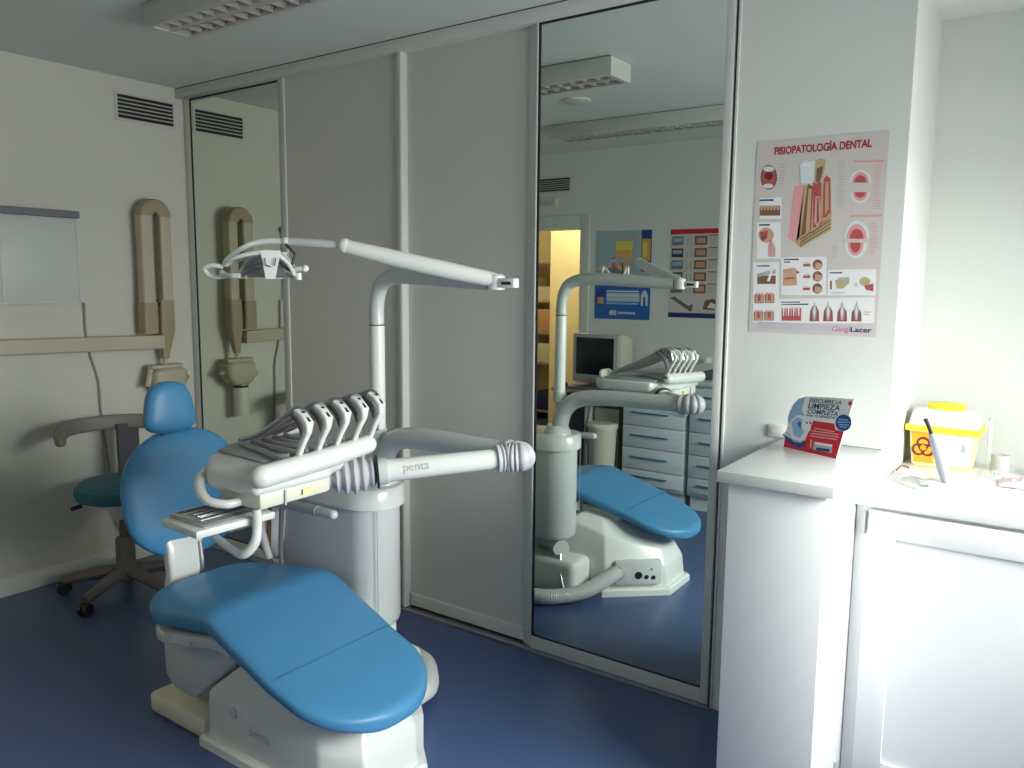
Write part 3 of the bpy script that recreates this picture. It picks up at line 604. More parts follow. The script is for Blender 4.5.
# ------------------------------------------------------------ ledge and right cabinet
t = thing('partition_ledge', (3.5, -.28, 0), 'white half-height partition with thick worktop projecting below the dental poster', 'partition')
MB().box(3.372, 3.632, -.562, 0, 0, .988, M['white'], .003).build('body', t)
MB().box(3.347, 3.653, -.588, 0, .988, 1.02, M['ledge'], .003).build('worktop', t)
MB().box(3.40, 3.667, -.012, -.0005, 1.021, 1.034, M['frame'], .002).build('upstand', t)
MB().box(3.62, 3.640, -.30, -.27, .10, .13, M['grey'], .002).build('catch', t)
t = thing('base_cabinet', (4.3, .1, 0), 'white base cabinet with panelled door under the worktop at right', 'cabinet')
CX0, CX1 = 3.637, 4.785
MB().prism([(3.634, -.216), (CX1, -.216), (CX1, .455), (3.669, .455), (3.669, -.002), (3.634, -.002)], 2, 0, .895, M['white']).build('carcass', t)
MB().prism([(3.634, -.245), (CX1, -.245), (CX1, .458), (3.669, .458), (3.669, -.002), (3.634, -.002)], 2, .898, .93, M['white'], .002).build('worktop', t)
dr_ = MB(); dy0, dy1 = -.242, -.218
fx0, fx1, fz0, fz1 = 3.672, 4.42, .05, .886
dr_.box(fx0, fx0+.075, dy0, dy1, fz0, fz1, M['white'], .002).box(fx1-.075, fx1, dy0, dy1, fz0, fz1, M['white'], .002).box(fx0+.075, fx1-.075, dy0, dy1, fz1-.075, fz1, M['white'], .002).box(fx0+.075, fx1-.075, dy0, dy1, fz0, fz0+.09, M['white'], .002)
dr_.box(fx0+.07, fx1-.07, dy0+.010, dy1, fz0+.08, fz1-.07, M['white']); dr_ = dr_.build('door', t)
MB().box(fx0-.012, fx0-.006, dy0-.002, dy0+.018, .815, .880, M['chrome'], .001).build('hinge', dr_)
dr2 = MB(); fx0, fx1 = 4.43, 4.77
dr2.box(fx0, fx0+.075, dy0, dy1, fz0, fz1, M['white'], .002).box(fx1-.075, fx1, dy0, dy1, fz0, fz1, M['white'], .002).box(fx0+.075, fx1-.075, dy0, dy1, fz1-.075, fz1, M['white'], .002).box(fx0+.075, fx1-.075, dy0, dy1, fz0, fz0+.09, M['white'], .002)
dr2.box(fx0+.07, fx1-.07, dy0+.010, dy1, fz0+.08, fz1-.07, M['white']); dr2.build('door', t)

# wall socket behind the card
t = thing('wall_socket', (3.31, 0, 1.07), 'white wall socket above the partition ledge, left of the card', 'socket')
MB().box(3.300, 3.364, -.010, 0, 1.022, 1.062, M['frame'], .002).build('plate', t); MB().box(3.308, 3.354, -.0115, -.010, 1.030, 1.053, M['ledge'], .0005).build('insert', t)

# ------------------------------------------------------------ big poster
POX, POZ0, POZ1, POW = 3.216, 1.366, 1.982, .397
t = thing('dental_poster', (3.41, -.002, 1.67), 'tooth anatomy poster on the wall above the white partition ledge', 'poster')
def curl(u, v): return -.0015
def PP(u, v, k=0): return V((POX+u*POW, curl(u, v)-k*.0002-.0002, POZ0+v*(POZ1-POZ0)))
mb = MB(); n = 20
us = [i/n for i in range(n+1)]
for j in range(n):
    for i in range(n):
        q = [(us[i], us[j]), (us[i+1], us[j]), (us[i+1], us[j+1]), (us[i], us[j+1])]
        mb.add([PP(*a, -1) for a in q], [(0, 1, 2, 3)], M['poster'])
mb.add([PP(0, 0), PP(1, 0), PP(1, .06), PP(0, .06)], [(0, 1, 2, 3)], M['post2']) if 0 else None
mb.add([PP(.08, .02, 1), PP(.9, .02, 1), PP(.9, .055, 1), PP(.08, .055, 1)], [(0, 1, 2, 3)], M['post2'])
def uv(x, y):   # tracing helper: poster picture coordinates to poster u, v
    v_ = (y-75)/650; u_ = (x-57+v_*29)/(443); yt = 75-35*u_; hh = 647+53*u_
    v_ = (y-yt)/hh; u_ = (x-57+v_*29)/443; return u_, 1-v_
def poly_(pts, m, k=1):
    q = [uv(*p) for p in pts]; mb.add([PP(a, b, k) for a, b in q], [list(range(len(q)))], m)
def rect(x0, y0, x1, y1, m, k=1): poly_([(x0, y0), (x1, y0-(x1-x0)*.02), (x1, y1-(x1-x0)*.02*0), (x0, y1)], m, k)
def ell(cx, cy, rx, ry, m, k=2, a0=0, a1=2*PI, n=22): poly_([(cx+rx*math.cos(a0+(a1-a0)*i/n), cy+ry*math.sin(a0+(a1-a0)*i/n)) for i in range(n+(0 if a1-a0 > 6 else 1))], m, k)
# white boxes
for x0, y0, x1, y1 in ((67, 262, 147, 332), (57, 345, 145, 468), (45, 482, 140, 690), (148, 465, 305, 595), (310, 508, 468, 596), (140, 608, 465, 692)): rect(x0, y0, x1, y1, M['paper'], 1)
# mouth
ell(100, 193, 30, 42, M['brown'], 1); ell(100, 193, 24, 34, M['dpink'], 2); ell(100, 165, 20, 9, M['toothw'], 3); ell(98, 222, 19, 8, M['toothw'], 3); ell(100, 188, 15, 14, M['dred'], 3)
# tooth block
poly_([(192, 222), (226, 220), (208, 425), (172, 398)], M['pink'], 1)
poly_([(226, 218), (250, 222), (315, 215), (320, 320), (318, 372), (215, 432), (200, 405)], M['bone'], 1)
poly_([(238, 215), (256, 225), (250, 380), (236, 395), (214, 400)], M['brown'], 2); poly_([(240, 232), (252, 232), (246, 372), (232, 388)], M['skin'], 3)
poly_([(256, 212), (285, 210), (282, 290), (290, 350), (272, 372), (258, 372)], M['dpink'], 3); poly_([(265, 258), (278, 258), (286, 340), (272, 362), (262, 345)], M['pink'], 4); poly_([(270, 262), (275, 262), (279, 340), (270, 352)], M['brown'], 5)
poly_([(292, 200), (302, 188), (314, 198), (316, 312), (300, 330), (290, 330)], M['dpink'], 3); poly_([(298, 210), (308, 208), (309, 300), (298, 318)], M['bone'], 4)
poly_([(208, 398), (318, 330), (318, 372), (215, 432), (200, 415)], M['bone'], 4)
for k in range(3): poly_([(212, 402+k*10), (318, 336+k*12), (318, 340+k*12), (214, 407+k*10)], M['brown'], 5)
for k in range(14): ell(218+k*7, 405-k*5+random.uniform(-6, 6), 3, 3, M['brown'], 6, n=8)
poly_([(210, 150), (225, 137), (245, 140), (262, 138), (262, 200), (250, 215), (214, 212)], M['toothw'], 4); ell(232, 152, 14, 7, M['paper'], 5)
poly_([(262, 140), (280, 132), (298, 135), (296, 160), (286, 205), (272, 215), (260, 212)], M['bone'], 4); poly_([(268, 165), (290, 155), (284, 190), (276, 215), (266, 208)], M['brown'], 5)
# arches
for cx, cy, a0, a1, rx, ry in ((412, 213, PI, 2*PI, 35, 42), (412, 245, 0, PI, 32, 36)): ell(cx, cy, rx, ry, M['toothw'], 2, a0, a1); ell(cx, cy, rx-8, ry-7, M['pink'], 3, a0, a1); ell(cx, cy, rx-15, ry-18, M['dpink'], 4, a0, a1)
ell(403, 402, 42, 62, M['toothw'], 2, PI, 2*PI); ell(403, 402, 32, 50, M['pink'], 3, PI, 2*PI); ell(403, 402, 22, 34, M['dpink'], 4, PI, 2*PI)
ell(400, 415, 38, 54, M['toothw'], 2, 0, PI); ell(400, 415, 26, 44, M['pink'], 3, 0, PI); ell(400, 415, 17, 34, M['dpink'], 4, 0, PI)
# text lines
def lines(x, y, w_, n_, m, st=7, th=1.6):
    for i in range(n_): rect(x, y+i*st, x+w_*random.uniform(.6, 1), y+i*st+th, m, 2)
lines(139, 150, 22, 8, M['grey'], 9, 2); lines(336, 140, 26, 16, M['grey'], 10, 2); lines(452, 155, 30, 17, M['pink'], 9, 2.2); lines(445, 350, 28, 12, M['pink'], 9, 2.2); lines(322, 425, 24, 6, M['grey'], 7, 2)
rect(388, 140, 486, 146, M['pink'], 2); rect(380, 322, 482, 328, M['pink'], 2); rect(66, 267, 118, 272, M['navy'], 2); rect(66, 351, 105, 356, M['navy'], 2); rect(58, 492, 105, 496, M['navy'], 2); rect(156, 470, 210, 474, M['navy'], 2); rect(156, 479, 180, 483, M['navy'], 2); rect(316, 516, 358, 520, M['navy'], 2)
rect(148, 618, 215, 621, M['navy'], 2); rect(148, 626, 245, 629, M['navy'], 2)
# little pictures
rect(68, 290, 142, 322, M['brown'], 2)
for k in range(6): ell(74+k*12, 295, 5, 9, M['skin'], 3, n=10)
ell(92, 388, 28, 26, M['skin'], 2); poly_([(66, 378), (98, 372), (96, 398), (78, 410)], M['dpink'], 3); ell(82, 398, 10, 7, M['brown'], 4); poly_([(98, 425), (106, 405), (112, 405), (126, 430), (126, 462), (100, 462)], M['pink'], 2); rect(108, 410, 112, 462, M['grey'], 3)
rect(60, 528, 128, 556, M['brown'], 2); poly_([(60, 520), (128, 505), (128, 520), (60, 532)], M['grey'], 3); poly_([(96, 545), (112, 505), (118, 508), (106, 548)], M['paper'], 4)
for x_, y_ in ((50, 585), (88, 584), (48, 645), (87, 645)):
    rect(x_, y_+8, x_+35, y_+38, M['brown'], 2)
    for q in (8, 18, 28): poly_([(x_+q-5, y_+36), (x_+q-3, y_+2), (x_+q+3, y_+2), (x_+q+5, y_+36)], M['skin'], 3)
    poly_([(x_+12, y_+30), (x_+14, y_+8), (x_+20, y_+8), (x_+22, y_+30)], M['dpink'], 4)
poly_([(155, 505), (195, 500), (210, 515), (202, 522), (205, 560), (175, 562), (153, 562)], M['skin'], 2); poly_([(160, 535), (195, 532), (195, 538), (160, 541)], M['dpink'], 3); ell(207, 516, 5, 4, M['brown'], 3, n=8)
for y_ in (490, 530, 572): ell(275, y_, 17, 18, M['brown'], 2); poly_([(268, y_-8), (288, y_-4), (292, y_+4), (284, y_+16), (266, y_+14)], M['skin'], 3); rect(225, y_-3, 250, y_+6, M['dpink'], 2); rect(228, y_-8, 246, y_-6, M['grey'], 2)
poly_([(335, 545), (350, 535), (382, 534), (382, 552), (362, 572), (340, 572)], M['bone'], 2); poly_([(345, 534), (382, 532), (382, 545), (352, 545)], M['grey'], 3); rect(318, 545, 324, 575, M['brown'], 2)
ell(432, 548, 18, 15, M['bone'], 2); poly_([(430, 562), (460, 555), (460, 582), (436, 576)], M['dpink'], 3); rect(398, 555, 410, 558, M['grey'], 2); rect(398, 562, 410, 565, M['grey'], 2); lines(322, 585, 60, 2, M['grey'], 5, 1.5)
rect(150, 640, 220, 684, M['dpink'], 2)
for k in range(7): poly_([(154+k*9, 640), (161+k*9, 640), (159+k*9, 668), (156+k*9, 668)], M['toothw'] if k % 2 == 0 else M['pink'], 3)
for k, x_ in enumerate((266, 313, 360, 407)):
    wv = 17; hgt = 660-k*2
    poly_([(x_-wv, 686), (x_-wv+2, hgt-10+k*3), (x_-6, hgt-28+k*5), (x_+6, hgt-28+k*5), (x_+wv-2, hgt-10+k*3), (x_+wv, 686)], M['brown'], 2)
    poly_([(x_-10, 686), (x_-8, 650), (x_+8, 650), (x_+10, 686)], M['dpink'], 3); poly_([(x_-8, 650), (x_, 616), (x_+8, 650), (x_+3, 682), (x_-3, 682)], M['grey'], 4); poly_([(x_-4, 650), (x_, 630), (x_+4, 650), (x_, 680)], M['toothw'], 5)
rect(430, 652, 452, 655, M['pink'], 2); rect(430, 660, 448, 663, M['pink'], 2)
mb.build('printed_sheet', t, ang=20)
def onp_(u0_, v0_, du, dv): return lambda a, b: PP(u0_+a*du, v0_+b*dv+a*0, 3)
ux, vy = uv(122, 115)
text('FISIOPATOLOGÍA DENTAL', M['rtxt'], None, (1, 0, 0), (0, 0, 1), width=1, height=1, name='title_lettering', parent=t, fn=lambda a, b: PP(.148+a*.735, .925+b*.05, 3), bold=.03)
text('Gingi', M['mag'], None, (1, 0, 0), (0, 0, 1), width=1, height=1, name='logo_lettering', parent=t, fn=lambda a, b: PP(.672+a*.135, .012+b*.034, 3))
text('Lacer', M['navy'], None, (1, 0, 0), (0, 0, 1), width=1, height=1, name='logo_lettering', parent=t, fn=lambda a, b: PP(.812+a*.155, .020+b*.026, 3), bold=.02)

# ------------------------------------------------------------ card on the ledge
t = thing('counter_card', (3.48, -.2, 1.02), 'red, white and blue cardboard display card on the partition ledge', 'display card')
c0 = V((3.397, -.158, 1.0205)); c1 = V((3.574, -.238, 1.0205)); cx_ = (c1-c0).normalized(); cn = V((cx_.y, -cx_.x, 0))
if cn.dot(V((CP.x, CP.y, 0))-V((c0.x, c0.y, 0))) < 0: cn = -cn
cup = (V((0, 0, 1))-cn*.16).normalized(); cn2 = cx_.cross(cup)
if cn2.dot(cn) < 0: cn2 = -cn2
def CC(x, y, k=0): b = (540+.202*(x-120)-y)*.000328; a = (x-120)*.000392-b*.20; return c0+cx_*a+cup*b+cn2*(.0008+k*.00025)
out = [(120, 540), (615, 640), (650, 520), (685, 400), (735, 370), (753, 320), (740, 275), (730, 262), (775, 125), (560, 95), (340, 75), (270, 95), (215, 150), (180, 210), (165, 270), (165, 330), (145, 395), (108, 420), (135, 450)]
mb = MB(); mb.add([CC(*p) for p in out]+[CC(*p)-cn2*.0016 for p in out], [list(range(len(out))), list(range(len(out), 2*len(out)))[::-1]]+[[i, (i+1) % len(out), len(out)+(i+1) % len(out), len(out)+i] for i in range(len(out))], M['paper'])
def cpoly(p, m, k=1): mb.add([CC(*q, k) for q in p], [list(range(len(p)))], m)
def cell(cx, cy, rx, ry, m, k): cpoly([(cx+rx*math.cos(2*PI*i/24), cy+ry*math.sin(2*PI*i/24)) for i in range(24)], m, k)
cpoly([(122, 538), (613, 638), (683, 402), (612, 385), (600, 330), (410, 300), (330, 480), (140, 450)], M['red'])
cpoly([(165, 270), (215, 150), (270, 95), (335, 80), (300, 200), (350, 290), (300, 300), (180, 330)], M['lblue'])
cpoly([(150, 390), (200, 290), (260, 245), (330, 255), (395, 300), (385, 380), (300, 490), (220, 470), (160, 430)], M['paper'], 2)
cpoly([(200, 310), (260, 262), (310, 285), (300, 350), (330, 390), (285, 460), (225, 430), (215, 370)], M['lblue'], 3)
cpoly([(275, 300), (300, 320), (290, 370), (262, 330)], M['bluep'], 4); cell(330, 355, 22, 34, M['paper'], 4)
cpoly([(110, 420), (160, 440), (230, 490), (310, 500), (335, 480), (345, 515), (290, 545), (200, 520), (140, 455)], M['dbluep'], 4)
cpoly([(150, 400), (160, 400), (225, 478), (305, 490), (300, 500), (225, 490)], M['lblue'], 5)
cell(681, 325, 70, 72, M['bluep'], 3); cell(681, 325, 62, 64, M['dbluep'], 4)
for y_, x0_, x1_ in ((290, 640, 722), (312, 630, 735), (334, 640, 728), (354, 650, 712)): cpoly([(x0_, y_), (x1_, y_+6), (x1_, y_+16), (x0_, y_+10)], M['lblue'], 5)
cell(740, 158, 16, 18, M['red'], 3); cell(352, 318, 10, 9, M['navy'], 5); cell(385, 320, 10, 9, M['navy'], 5)
for y_, x0_, x1_ in ((362, 420, 600), (385, 395, 640), (408, 385, 640), (430, 380, 625)): cpoly([(x0_, y_), (x1_, y_+36), (x1_, y_+46), (x0_, y_+10)], M['pink'], 3)
cpoly([(415, 488), (585, 515), (575, 590), (405, 560)], M['grey'], 3); cpoly([(430, 492), (585, 516), (582, 535), (428, 512)], M['paper'], 4); cpoly([(440, 540), (560, 555), (556, 580), (436, 566)], M['navy'], 4); cpoly([(385, 470), (400, 472), (392, 545), (378, 540)], M['pink'], 3)
mb.build('printed_card', t)
for s_, x0_, y0_, x1_, hgt in (('DESCUBRE LA', 375, 130, 665, 34), ('LIMPIEZA', 362, 185, 650, 48), ('COMPLETA', 352, 232, 632, 40), ('PARA TU BIENESTAR', 340, 258, 610, 18)):
    w_ = x1_-x0_
    text(s_, M['navy'], None, (1, 0, 0), (0, 0, 1), width=1, height=1, name='lettering', parent=t, fn=lambda a, b, x0_=x0_, y0_=y0_, w_=w_, hgt=hgt: CC(x0_+a*w_+b*12, y0_+a*w_*.12-b*hgt, 4), bold=.015)
MB().prism([(.001, 0), (.055, 0), (.024, .12), (.020, .12)], 0, -.002, .002, M['paper'], mt=Matrix.Translation(c0.lerp(c1, .5)-cn2*.0006) @ Matrix(((cx_.x, -cn.x, 0, 0), (cx_.y, -cn.y, 0, 0), (0, 0, 1, 0), (0, 0, 0, 1)))).build('strut', t)

# ------------------------------------------------------------ items on the right worktop
TZ = .93
t = thing('sharps_container', (3.77, .33, TZ), 'yellow sharps container with orange biohazard label on the right worktop', 'sharps container')
def trect(x0, x1, y0, y1, r, n=5):
    P_ = []
    for cx, cy, a in ((x1-r, y0+r, -PI/2), (x1-r, y1-r, 0), (x0+r, y1-r, PI/2), (x0+r, y0+r, PI)):
        P_ += [(cx+r*math.cos(a+PI/2*k/n), cy+r*math.sin(a+PI/2*k/n)) for k in range(n+1)]
    return P_
def stack(levels, m, mb=None):
    mb = mb or MB(); return mb.rings([[V((x, y, z)) for x, y in trect(*L_)] for z, L_ in levels], m)
stack([(TZ, (3.688, 3.858, .315, .43, .015)), (TZ+.003, (3.685, 3.861, .312, .433, .015)), (1.052, (3.674, 3.872, .302, .443, .015))], M['yelt']).build('tub', t)
stack([(1.048, (3.664, 3.882, .292, .452, .015)), (1.050, (3.662, 3.884, .290, .454, .015)), (1.066, (3.662, 3.884, .290, .454, .015)), (1.068, (3.666, 3.880, .294, .45, .015))], M['yel']).build('rim', t, label='bright yellow rim')
stack([(1.068, (3.670, 3.876, .298, .446, .015)), (1.114, (3.680, 3.862, .306, .438, .02)), (1.119, (3.69, 3.852, .316, .428, .02))], M['lil']).build('lid', t, label='frosted whitish lid')
MB().rings([[V((3.772+a*math.cos(q), .372+b*math.sin(q), z)) for q in [2*PI*k/28 for k in range(28)]] for z, a, b in ((1.117, .056, .042), (1.134, .058, .044), (1.138, .052, .038))], M['yel']).build('flap', t, label='yellow oval flap on top')
MB().prism([(3.755, .35), (3.795, .35), (3.795, .36), (3.755, .36)], 2, 1.137, 1.141, M['yel']).build('flap_tab', t)
def LB(x, z, k=0): 
    f = (z-TZ)/(1.052-TZ); y = .312-(.010)*f; return V((x+(.0), y-.0006-k*.0004, z))
mb = MB(); mb.add([LB(3.694, .942), LB(3.752, .942), LB(3.752, 1.044), LB(3.682, 1.044)], [(0, 1, 2, 3)], M['orange']); ol = mb.build('orange_label', t)
mb = MB(); mb.add([LB(3.76, .942), LB(3.852, .942), LB(3.860, 1.044), LB(3.76, 1.044)], [(0, 1, 2, 3)], M['paper']); 
for z in (1.03, 1.018, 1.0, .985, .97, .955): mb.add([LB(3.768, z, 1), LB(3.768+random.uniform(.03, .06), z, 1), LB(3.80, z+.002, 1), LB(3.768, z+.002, 1)], [(0, 1, 2, 3)], M['grey'])
mb.add([LB(3.83, .99, 1), LB(3.842, .99, 1), LB(3.842, 1.015, 1), LB(3.832, 1.015, 1)], [(0, 1, 2, 3)], M['grey']); mb.build('paper_label', t)
mb = MB(); bc = (3.720, .993)
def arcring(cx, cz, r, wd, a0, a1, n=18):
    for i in range(n):
        q0 = a0+(a1-a0)*i/n; q1 = a0+(a1-a0)*(i+1)/n
        k0 = wd*(1-.55*abs(2*i/n-1)); k1 = wd*(1-.55*abs(2*(i+1)/n-1))
        mb.add([LB(cx+(r-k0)*math.cos(q0), cz+(r-k0)*math.sin(q0), 2), LB(cx+(r+k0*.2)*math.cos(q0), cz+(r+k0*.2)*math.sin(q0), 2), LB(cx+(r+k1*.2)*math.cos(q1), cz+(r+k1*.2)*math.sin(q1), 2), LB(cx+(r-k1)*math.cos(q1), cz+(r-k1)*math.sin(q1), 2)], [(0, 1, 2, 3)], M['dred'])
for k in range(3):
    q = PI/2+2*PI*k/3; arcring(bc[0]+.0155*math.cos(q), bc[1]+.0155*math.sin(q), .0195, .0075, q+PI+.45, q+3*PI-.45)
arcring(bc[0], bc[1], .0135, .0035, 0, 2*PI, 24)
mb.build('biohazard_symbol', ol)
for o_ in [t]: o_.location += V((.009, -.045, 0))
# handpiece stand (curing light)
t = thing('handpiece_stand', (3.82, -.02, TZ), 'white charging base holding a slim grey cordless handpiece with black tip', 'dental handpiece')
stack([(TZ, (3.765, 3.865, -.055, .03, .04)), (TZ+.006, (3.762, 3.868, -.058, .033, .04)), (TZ+.016, (3.775, 3.855, -.045, .024, .032)), (TZ+.020, (3.795, 3.845, -.03, .015, .02))], M['plast']).build('base', t)
MB().tube([(3.838, -.028, TZ+.016), (3.826, -.024, .985), (3.800, -.015, 1.055), (3.786, -.010, 1.085)], [.012, .0165, .014, .009], M['hand'], seg=18).build('body', t, label='slim grey body')
MB().tube([(3.786, -.010, 1.085), (3.775, -.006, 1.11), (3.765, -.002, 1.128)], [.006, .0055, .0065], M['blk'], seg=14).build('tip', t, label='black tip')
c = MB().tube([(3.775, .02, TZ+.008), (3.735, .05, TZ+.006), (3.70, .02, TZ+.006), (3.715, -.05, TZ+.006), (3.76, -.09, TZ+.006), (3.80, -.075, TZ+.006), (3.79, -.05, TZ+.010)], .0035, M['frame'], seg=8).build('power_cord'); tag(c, 'white cord looping beside the handpiece stand', 'cord')
c = MB().box(3.70, 3.76, .06, .11, TZ, TZ+.018, M['paper'], .003).tube([(3.68, .10, TZ+.01), (3.69, .13, TZ+.02), (3.71, .14, TZ+.014)], .003, M['brown'], seg=8).build('small_packet'); tag(c, 'small packet with dark marks in front of the sharps container', 'packet')
# tape roll / cotton cup
c = MB().lathe([(.012, 0), (.026, 0), (.027, .003), (.027, .052), (.025, .055), (.016, .055), (.014, .05), (.012, .0)], (3.945, .33, TZ), M['rollm']).build('dressing_roll'); tag(c, 'white upright roll on the worktop right of the sharps container', 'roll')
c = MB().tube([(3.905, .405, TZ+.004), (3.905, .405, 1.09)], .007, M['clear'], smooth=False).sph((3.905, .405, 1.09), .009, M['frame'], (1, 1, .5)).build('clear_tube'); tag(c, 'thin clear upright tube behind the sharps container', 'tube')
# crumpled film bags
def film(name, x0, x1, y0, y1, h, m, label, seed, cat='bag', zb=0):
    random.seed(seed); n = 16; vs = []; fs = []
    for j in range(n+1):
        for i in range(n+1):
            u, v = i/n, j/n; e = (math.sin(PI*u)*math.sin(PI*v))**.5
            vs.append((lerp(x0, x1, u)+random.uniform(-.002, .002), lerp(y0, y1, v)+random.uniform(-.002, .002), TZ+zb+.0015+h*e*(.45+.55*random.random())))
    for j in range(n):
        for i in range(n): k = j*(n+1)+i; fs.append((k, k+1, k+n+2, k+n+1))
    mb = MB(); mb.add(vs, fs, m)
    for i in range(n): mb.add([vs[i], vs[i+1], (vs[i+1][0], vs[i+1][1], TZ+zb), (vs[i][0], vs[i][1], TZ+zb)], [(0, 1, 2, 3)], m)
    o = mb.build(name, ang=20); tag(o, label, cat)
film('plastic_bag', 3.90, 4.0, .19, .29, .022, M['clear'], 'clear crumpled bag in front of the white roll', 3)
film('gauze_pack', 3.96, 4.14, .07, .20, .022, M['redtape'], 'crumpled white and pink pack at the right edge of the worktop', 5, 'packet', .008)
film('paper_napkin', 3.90, 4.16, .02, .16, .006, M['paper'], 'flat white paper sheet under the pink pack at the right edge', 7, 'paper sheet')
c = MB().box(4.02, 4.12, .30, .38, TZ, TZ+.035, M['frame'], .006).box(4.04, 4.10, .32, .36, TZ+.035, TZ+.045, M['paper'], .003).build('tissue_box'); tag(c, 'low white box at the right end of the worktop', 'box')

# ------------------------------------------------------------ rear wall furniture, seen in the mirror
def wallposter(x0, x1, z0, z1, label):
    t = thing('wall_poster', ((x0+x1)/2, YB+.002, (z0+z1)/2), label, 'poster'); mb = MB()
    mb.box(x0, x1, YB+.0005, YB+.002, z0, z1, M['paper'])
    def q(u0_, v0_, u1_, v1_, m, k=1):
        a, b = lerp(x0, x1, u0_), lerp(x0, x1, u1_); c_, d_ = lerp(z1, z0, v0_), lerp(z1, z0, v1_); y = YB+.0026+k*.0005
        mb.add([(a, y, c_), (b, y, c_), (b, y, d_), (a, y, d_)], [(0, 1, 2, 3)], m)
    return t, mb, q
t, mb, q = wallposter(.955, 1.435, 1.245, 1.925, 'blue poster with an orange tooth picture beside the doorway, seen in the mirror')
q(0, 0, 1, 1, M['palegr'], 0); q(.82, .0, 1, .36, M['dbluep'], 1); q(.83, .1, .98, .34, M['orangep'], 2); q(.86, .14, .92, .30, M['yelp'], 3); q(.82, .36, 1, .46, M['brown'], 1)
x0, x1, z0, z1 = .955, 1.435, 1.245, 1.925
def pg(pts, m, k): mb.add([(lerp(x0, x1, a), YB+.0026+k*.0005, lerp(z1, z0, b)) for a, b in pts], [list(range(len(pts)))], m)
pg([(.30, .06), (.42, .03), (.55, .05), (.68, .03), (.75, .07), (.70, .30), (.72, .60), (.30, .60), (.34, .30)], M['grey'], 1)
pg([(.36, .12), (.68, .12), (.64, .32), (.38, .32)], M['yelp'], 2); pg([(.38, .22), (.64, .22), (.62, .58), (.40, .58)], M['orangep'], 3); pg([(.30, .30), (.36, .30), (.38, .62), (.30, .62)], M['mag'], 2)
pg([(.10, .45), (.22, .40), (.22, .56), (.05, .56)], M['brown'], 2)
q(0, .62, 1, 1, M['bluep'], 2); q(.0, .655, 1, .86, M['lblue'], 3) if 0 else q(.03, .66, .18, .84, M['dbluep'], 3); q(.05, .75, .17, .83, M['skin'], 4); q(.22, .675, .80, .69, M['paper'], 3); q(.22, .70, .82, .80, M['lblue'], 3); q(.22, .81, .80, .83, M['lblue'], 3)
for k in range(12): q(.235+k*.048, .71, .262+k*.048, .745, M['paper'], 4); q(.235+k*.048, .755, .262+k*.048, .79, M['toothw'], 4)
pg([(.84, .84), (.84, .72), (.88, .67), (.92, .67), (.96, .72), (.96, .84), (.92, .84), (.92, .74), (.88, .74), (.88, .84)], M['toothw'], 4)
random.seed(2)
for k in range(4): q(.28+k*.035, .90, .302+k*.035, .955, M['paper'], 4)
for k in range(13): q(.44+k*.024, .915, .456+k*.024, .94, M['paper'], 4)
for k in range(6): q(.08, .06+k*.05, .22-random.random()*.06, .068+k*.05, M['grey'], 2)
mb.build('printed_sheet', t)
t, mb, q = wallposter(1.585, 2.02, 1.275, 1.92, 'pale poster with rows of small photos next to the blue poster, seen in the mirror')
q(0, 0, 1, 1, M['poster'], 0); q(0, 0, 1, .055, M['red'], 1); q(0, .945, 1, 1, M['navy'], 1)
for k in range(5):
    v = .08+k*.135; q(.03, v, .24, v+.10, M['navy'] if k % 2 else M['vbar'], 1); q(.05, v+.02, .22, v+.06, M['lblue'] if k % 2 == 0 else M['grey'], 2)
    q(.44, v, .66, v+.10, M['brown'], 1); q(.47, v+.02, .63, v+.08, M['skin'], 2); q(.30, v+.02, .325, v+.10, M['grey'], 1); q(.37, v+.02, .395, v+.10, M['grey'], 1)
    q(.69, v-.01, .95, v+.002, M['red'], 1)
    for j in range(4): q(.69, v+.02+j*.02, .95-random.random()*.1, v+.028+j*.02, M['grey'], 1)
x0, x1, z0, z1 = 1.585, 2.02, 1.275, 1.92
def pg(pts, m, k): mb.add([(lerp(x0, x1, a), YB+.0026+k*.0005, lerp(z1, z0, b)) for a, b in pts], [list(range(len(pts)))], m)
pg([(.03, .78), (.10, .76), (.40, .88), (.36, .91)], M['rubd'], 1); pg([(.34, .88), (.44, .84), (.44, .92), (.38, .93)], M['brown'], 2); pg([(.62, .90), (.66, .80), (.80, .78), (.95, .82), (.95, .91)], M['brown'], 1); pg([(.70, .88), (.76, .82), (.84, .84), (.84, .89)], M['paper'], 2)
mb.build('printed_sheet', t)
# desk with monitor
t = thing('desk', (1.2, -2.65, 0), 'small wooden desk under the computer monitor by the doorway, seen in the mirror', 'desk')
MB().box(.93, 1.50, -2.94, -2.36, .725, .75, M['wood'], .003).build('desktop', t)
for x in (.945, 1.20): MB().box(x, x+.03, -2.92, -2.40, 0, .725, M['plast2'], .003).build('side_panel', t)
MB().box(1.0, 1.46, -2.42, -2.30, .675, .70, M['wood'], .003).build('keyboard_shelf', t)
t = thing('crt_monitor', (1.19, -2.72, .75), 'beige bulky computer monitor with dark screen on the desk, seen in the mirror', 'monitor')
MB().box(1.0, 1.385, -2.60, -2.545, .785, 1.15, M['crtg'], .012).build('bezel', t)
sc = MB(); R = []
sc.box(1.035, 1.35, -2.547, -2.541, .845, 1.12, M['screen'], .002); sc.build('screen', t, label='dark switched-off screen')
MB().rings([[V((x, y, z)) for x, z in ((a0, b0), (a1, b0), (a1, b1), (a0, b1))] for y, a0, a1, b0, b1 in ((-2.60, 1.01, 1.375, .79, 1.145), (-2.70, 1.01, 1.375, .79, 1.14), (-2.90, 1.06, 1.325, .82, 1.09))], M['crt']).build('housing', t)
MB().lathe([(.11, 0), (.10, .015), (.05, .03), (.05, .05)], (1.19, -2.71, .75), M['crtg']).build('stand', t)
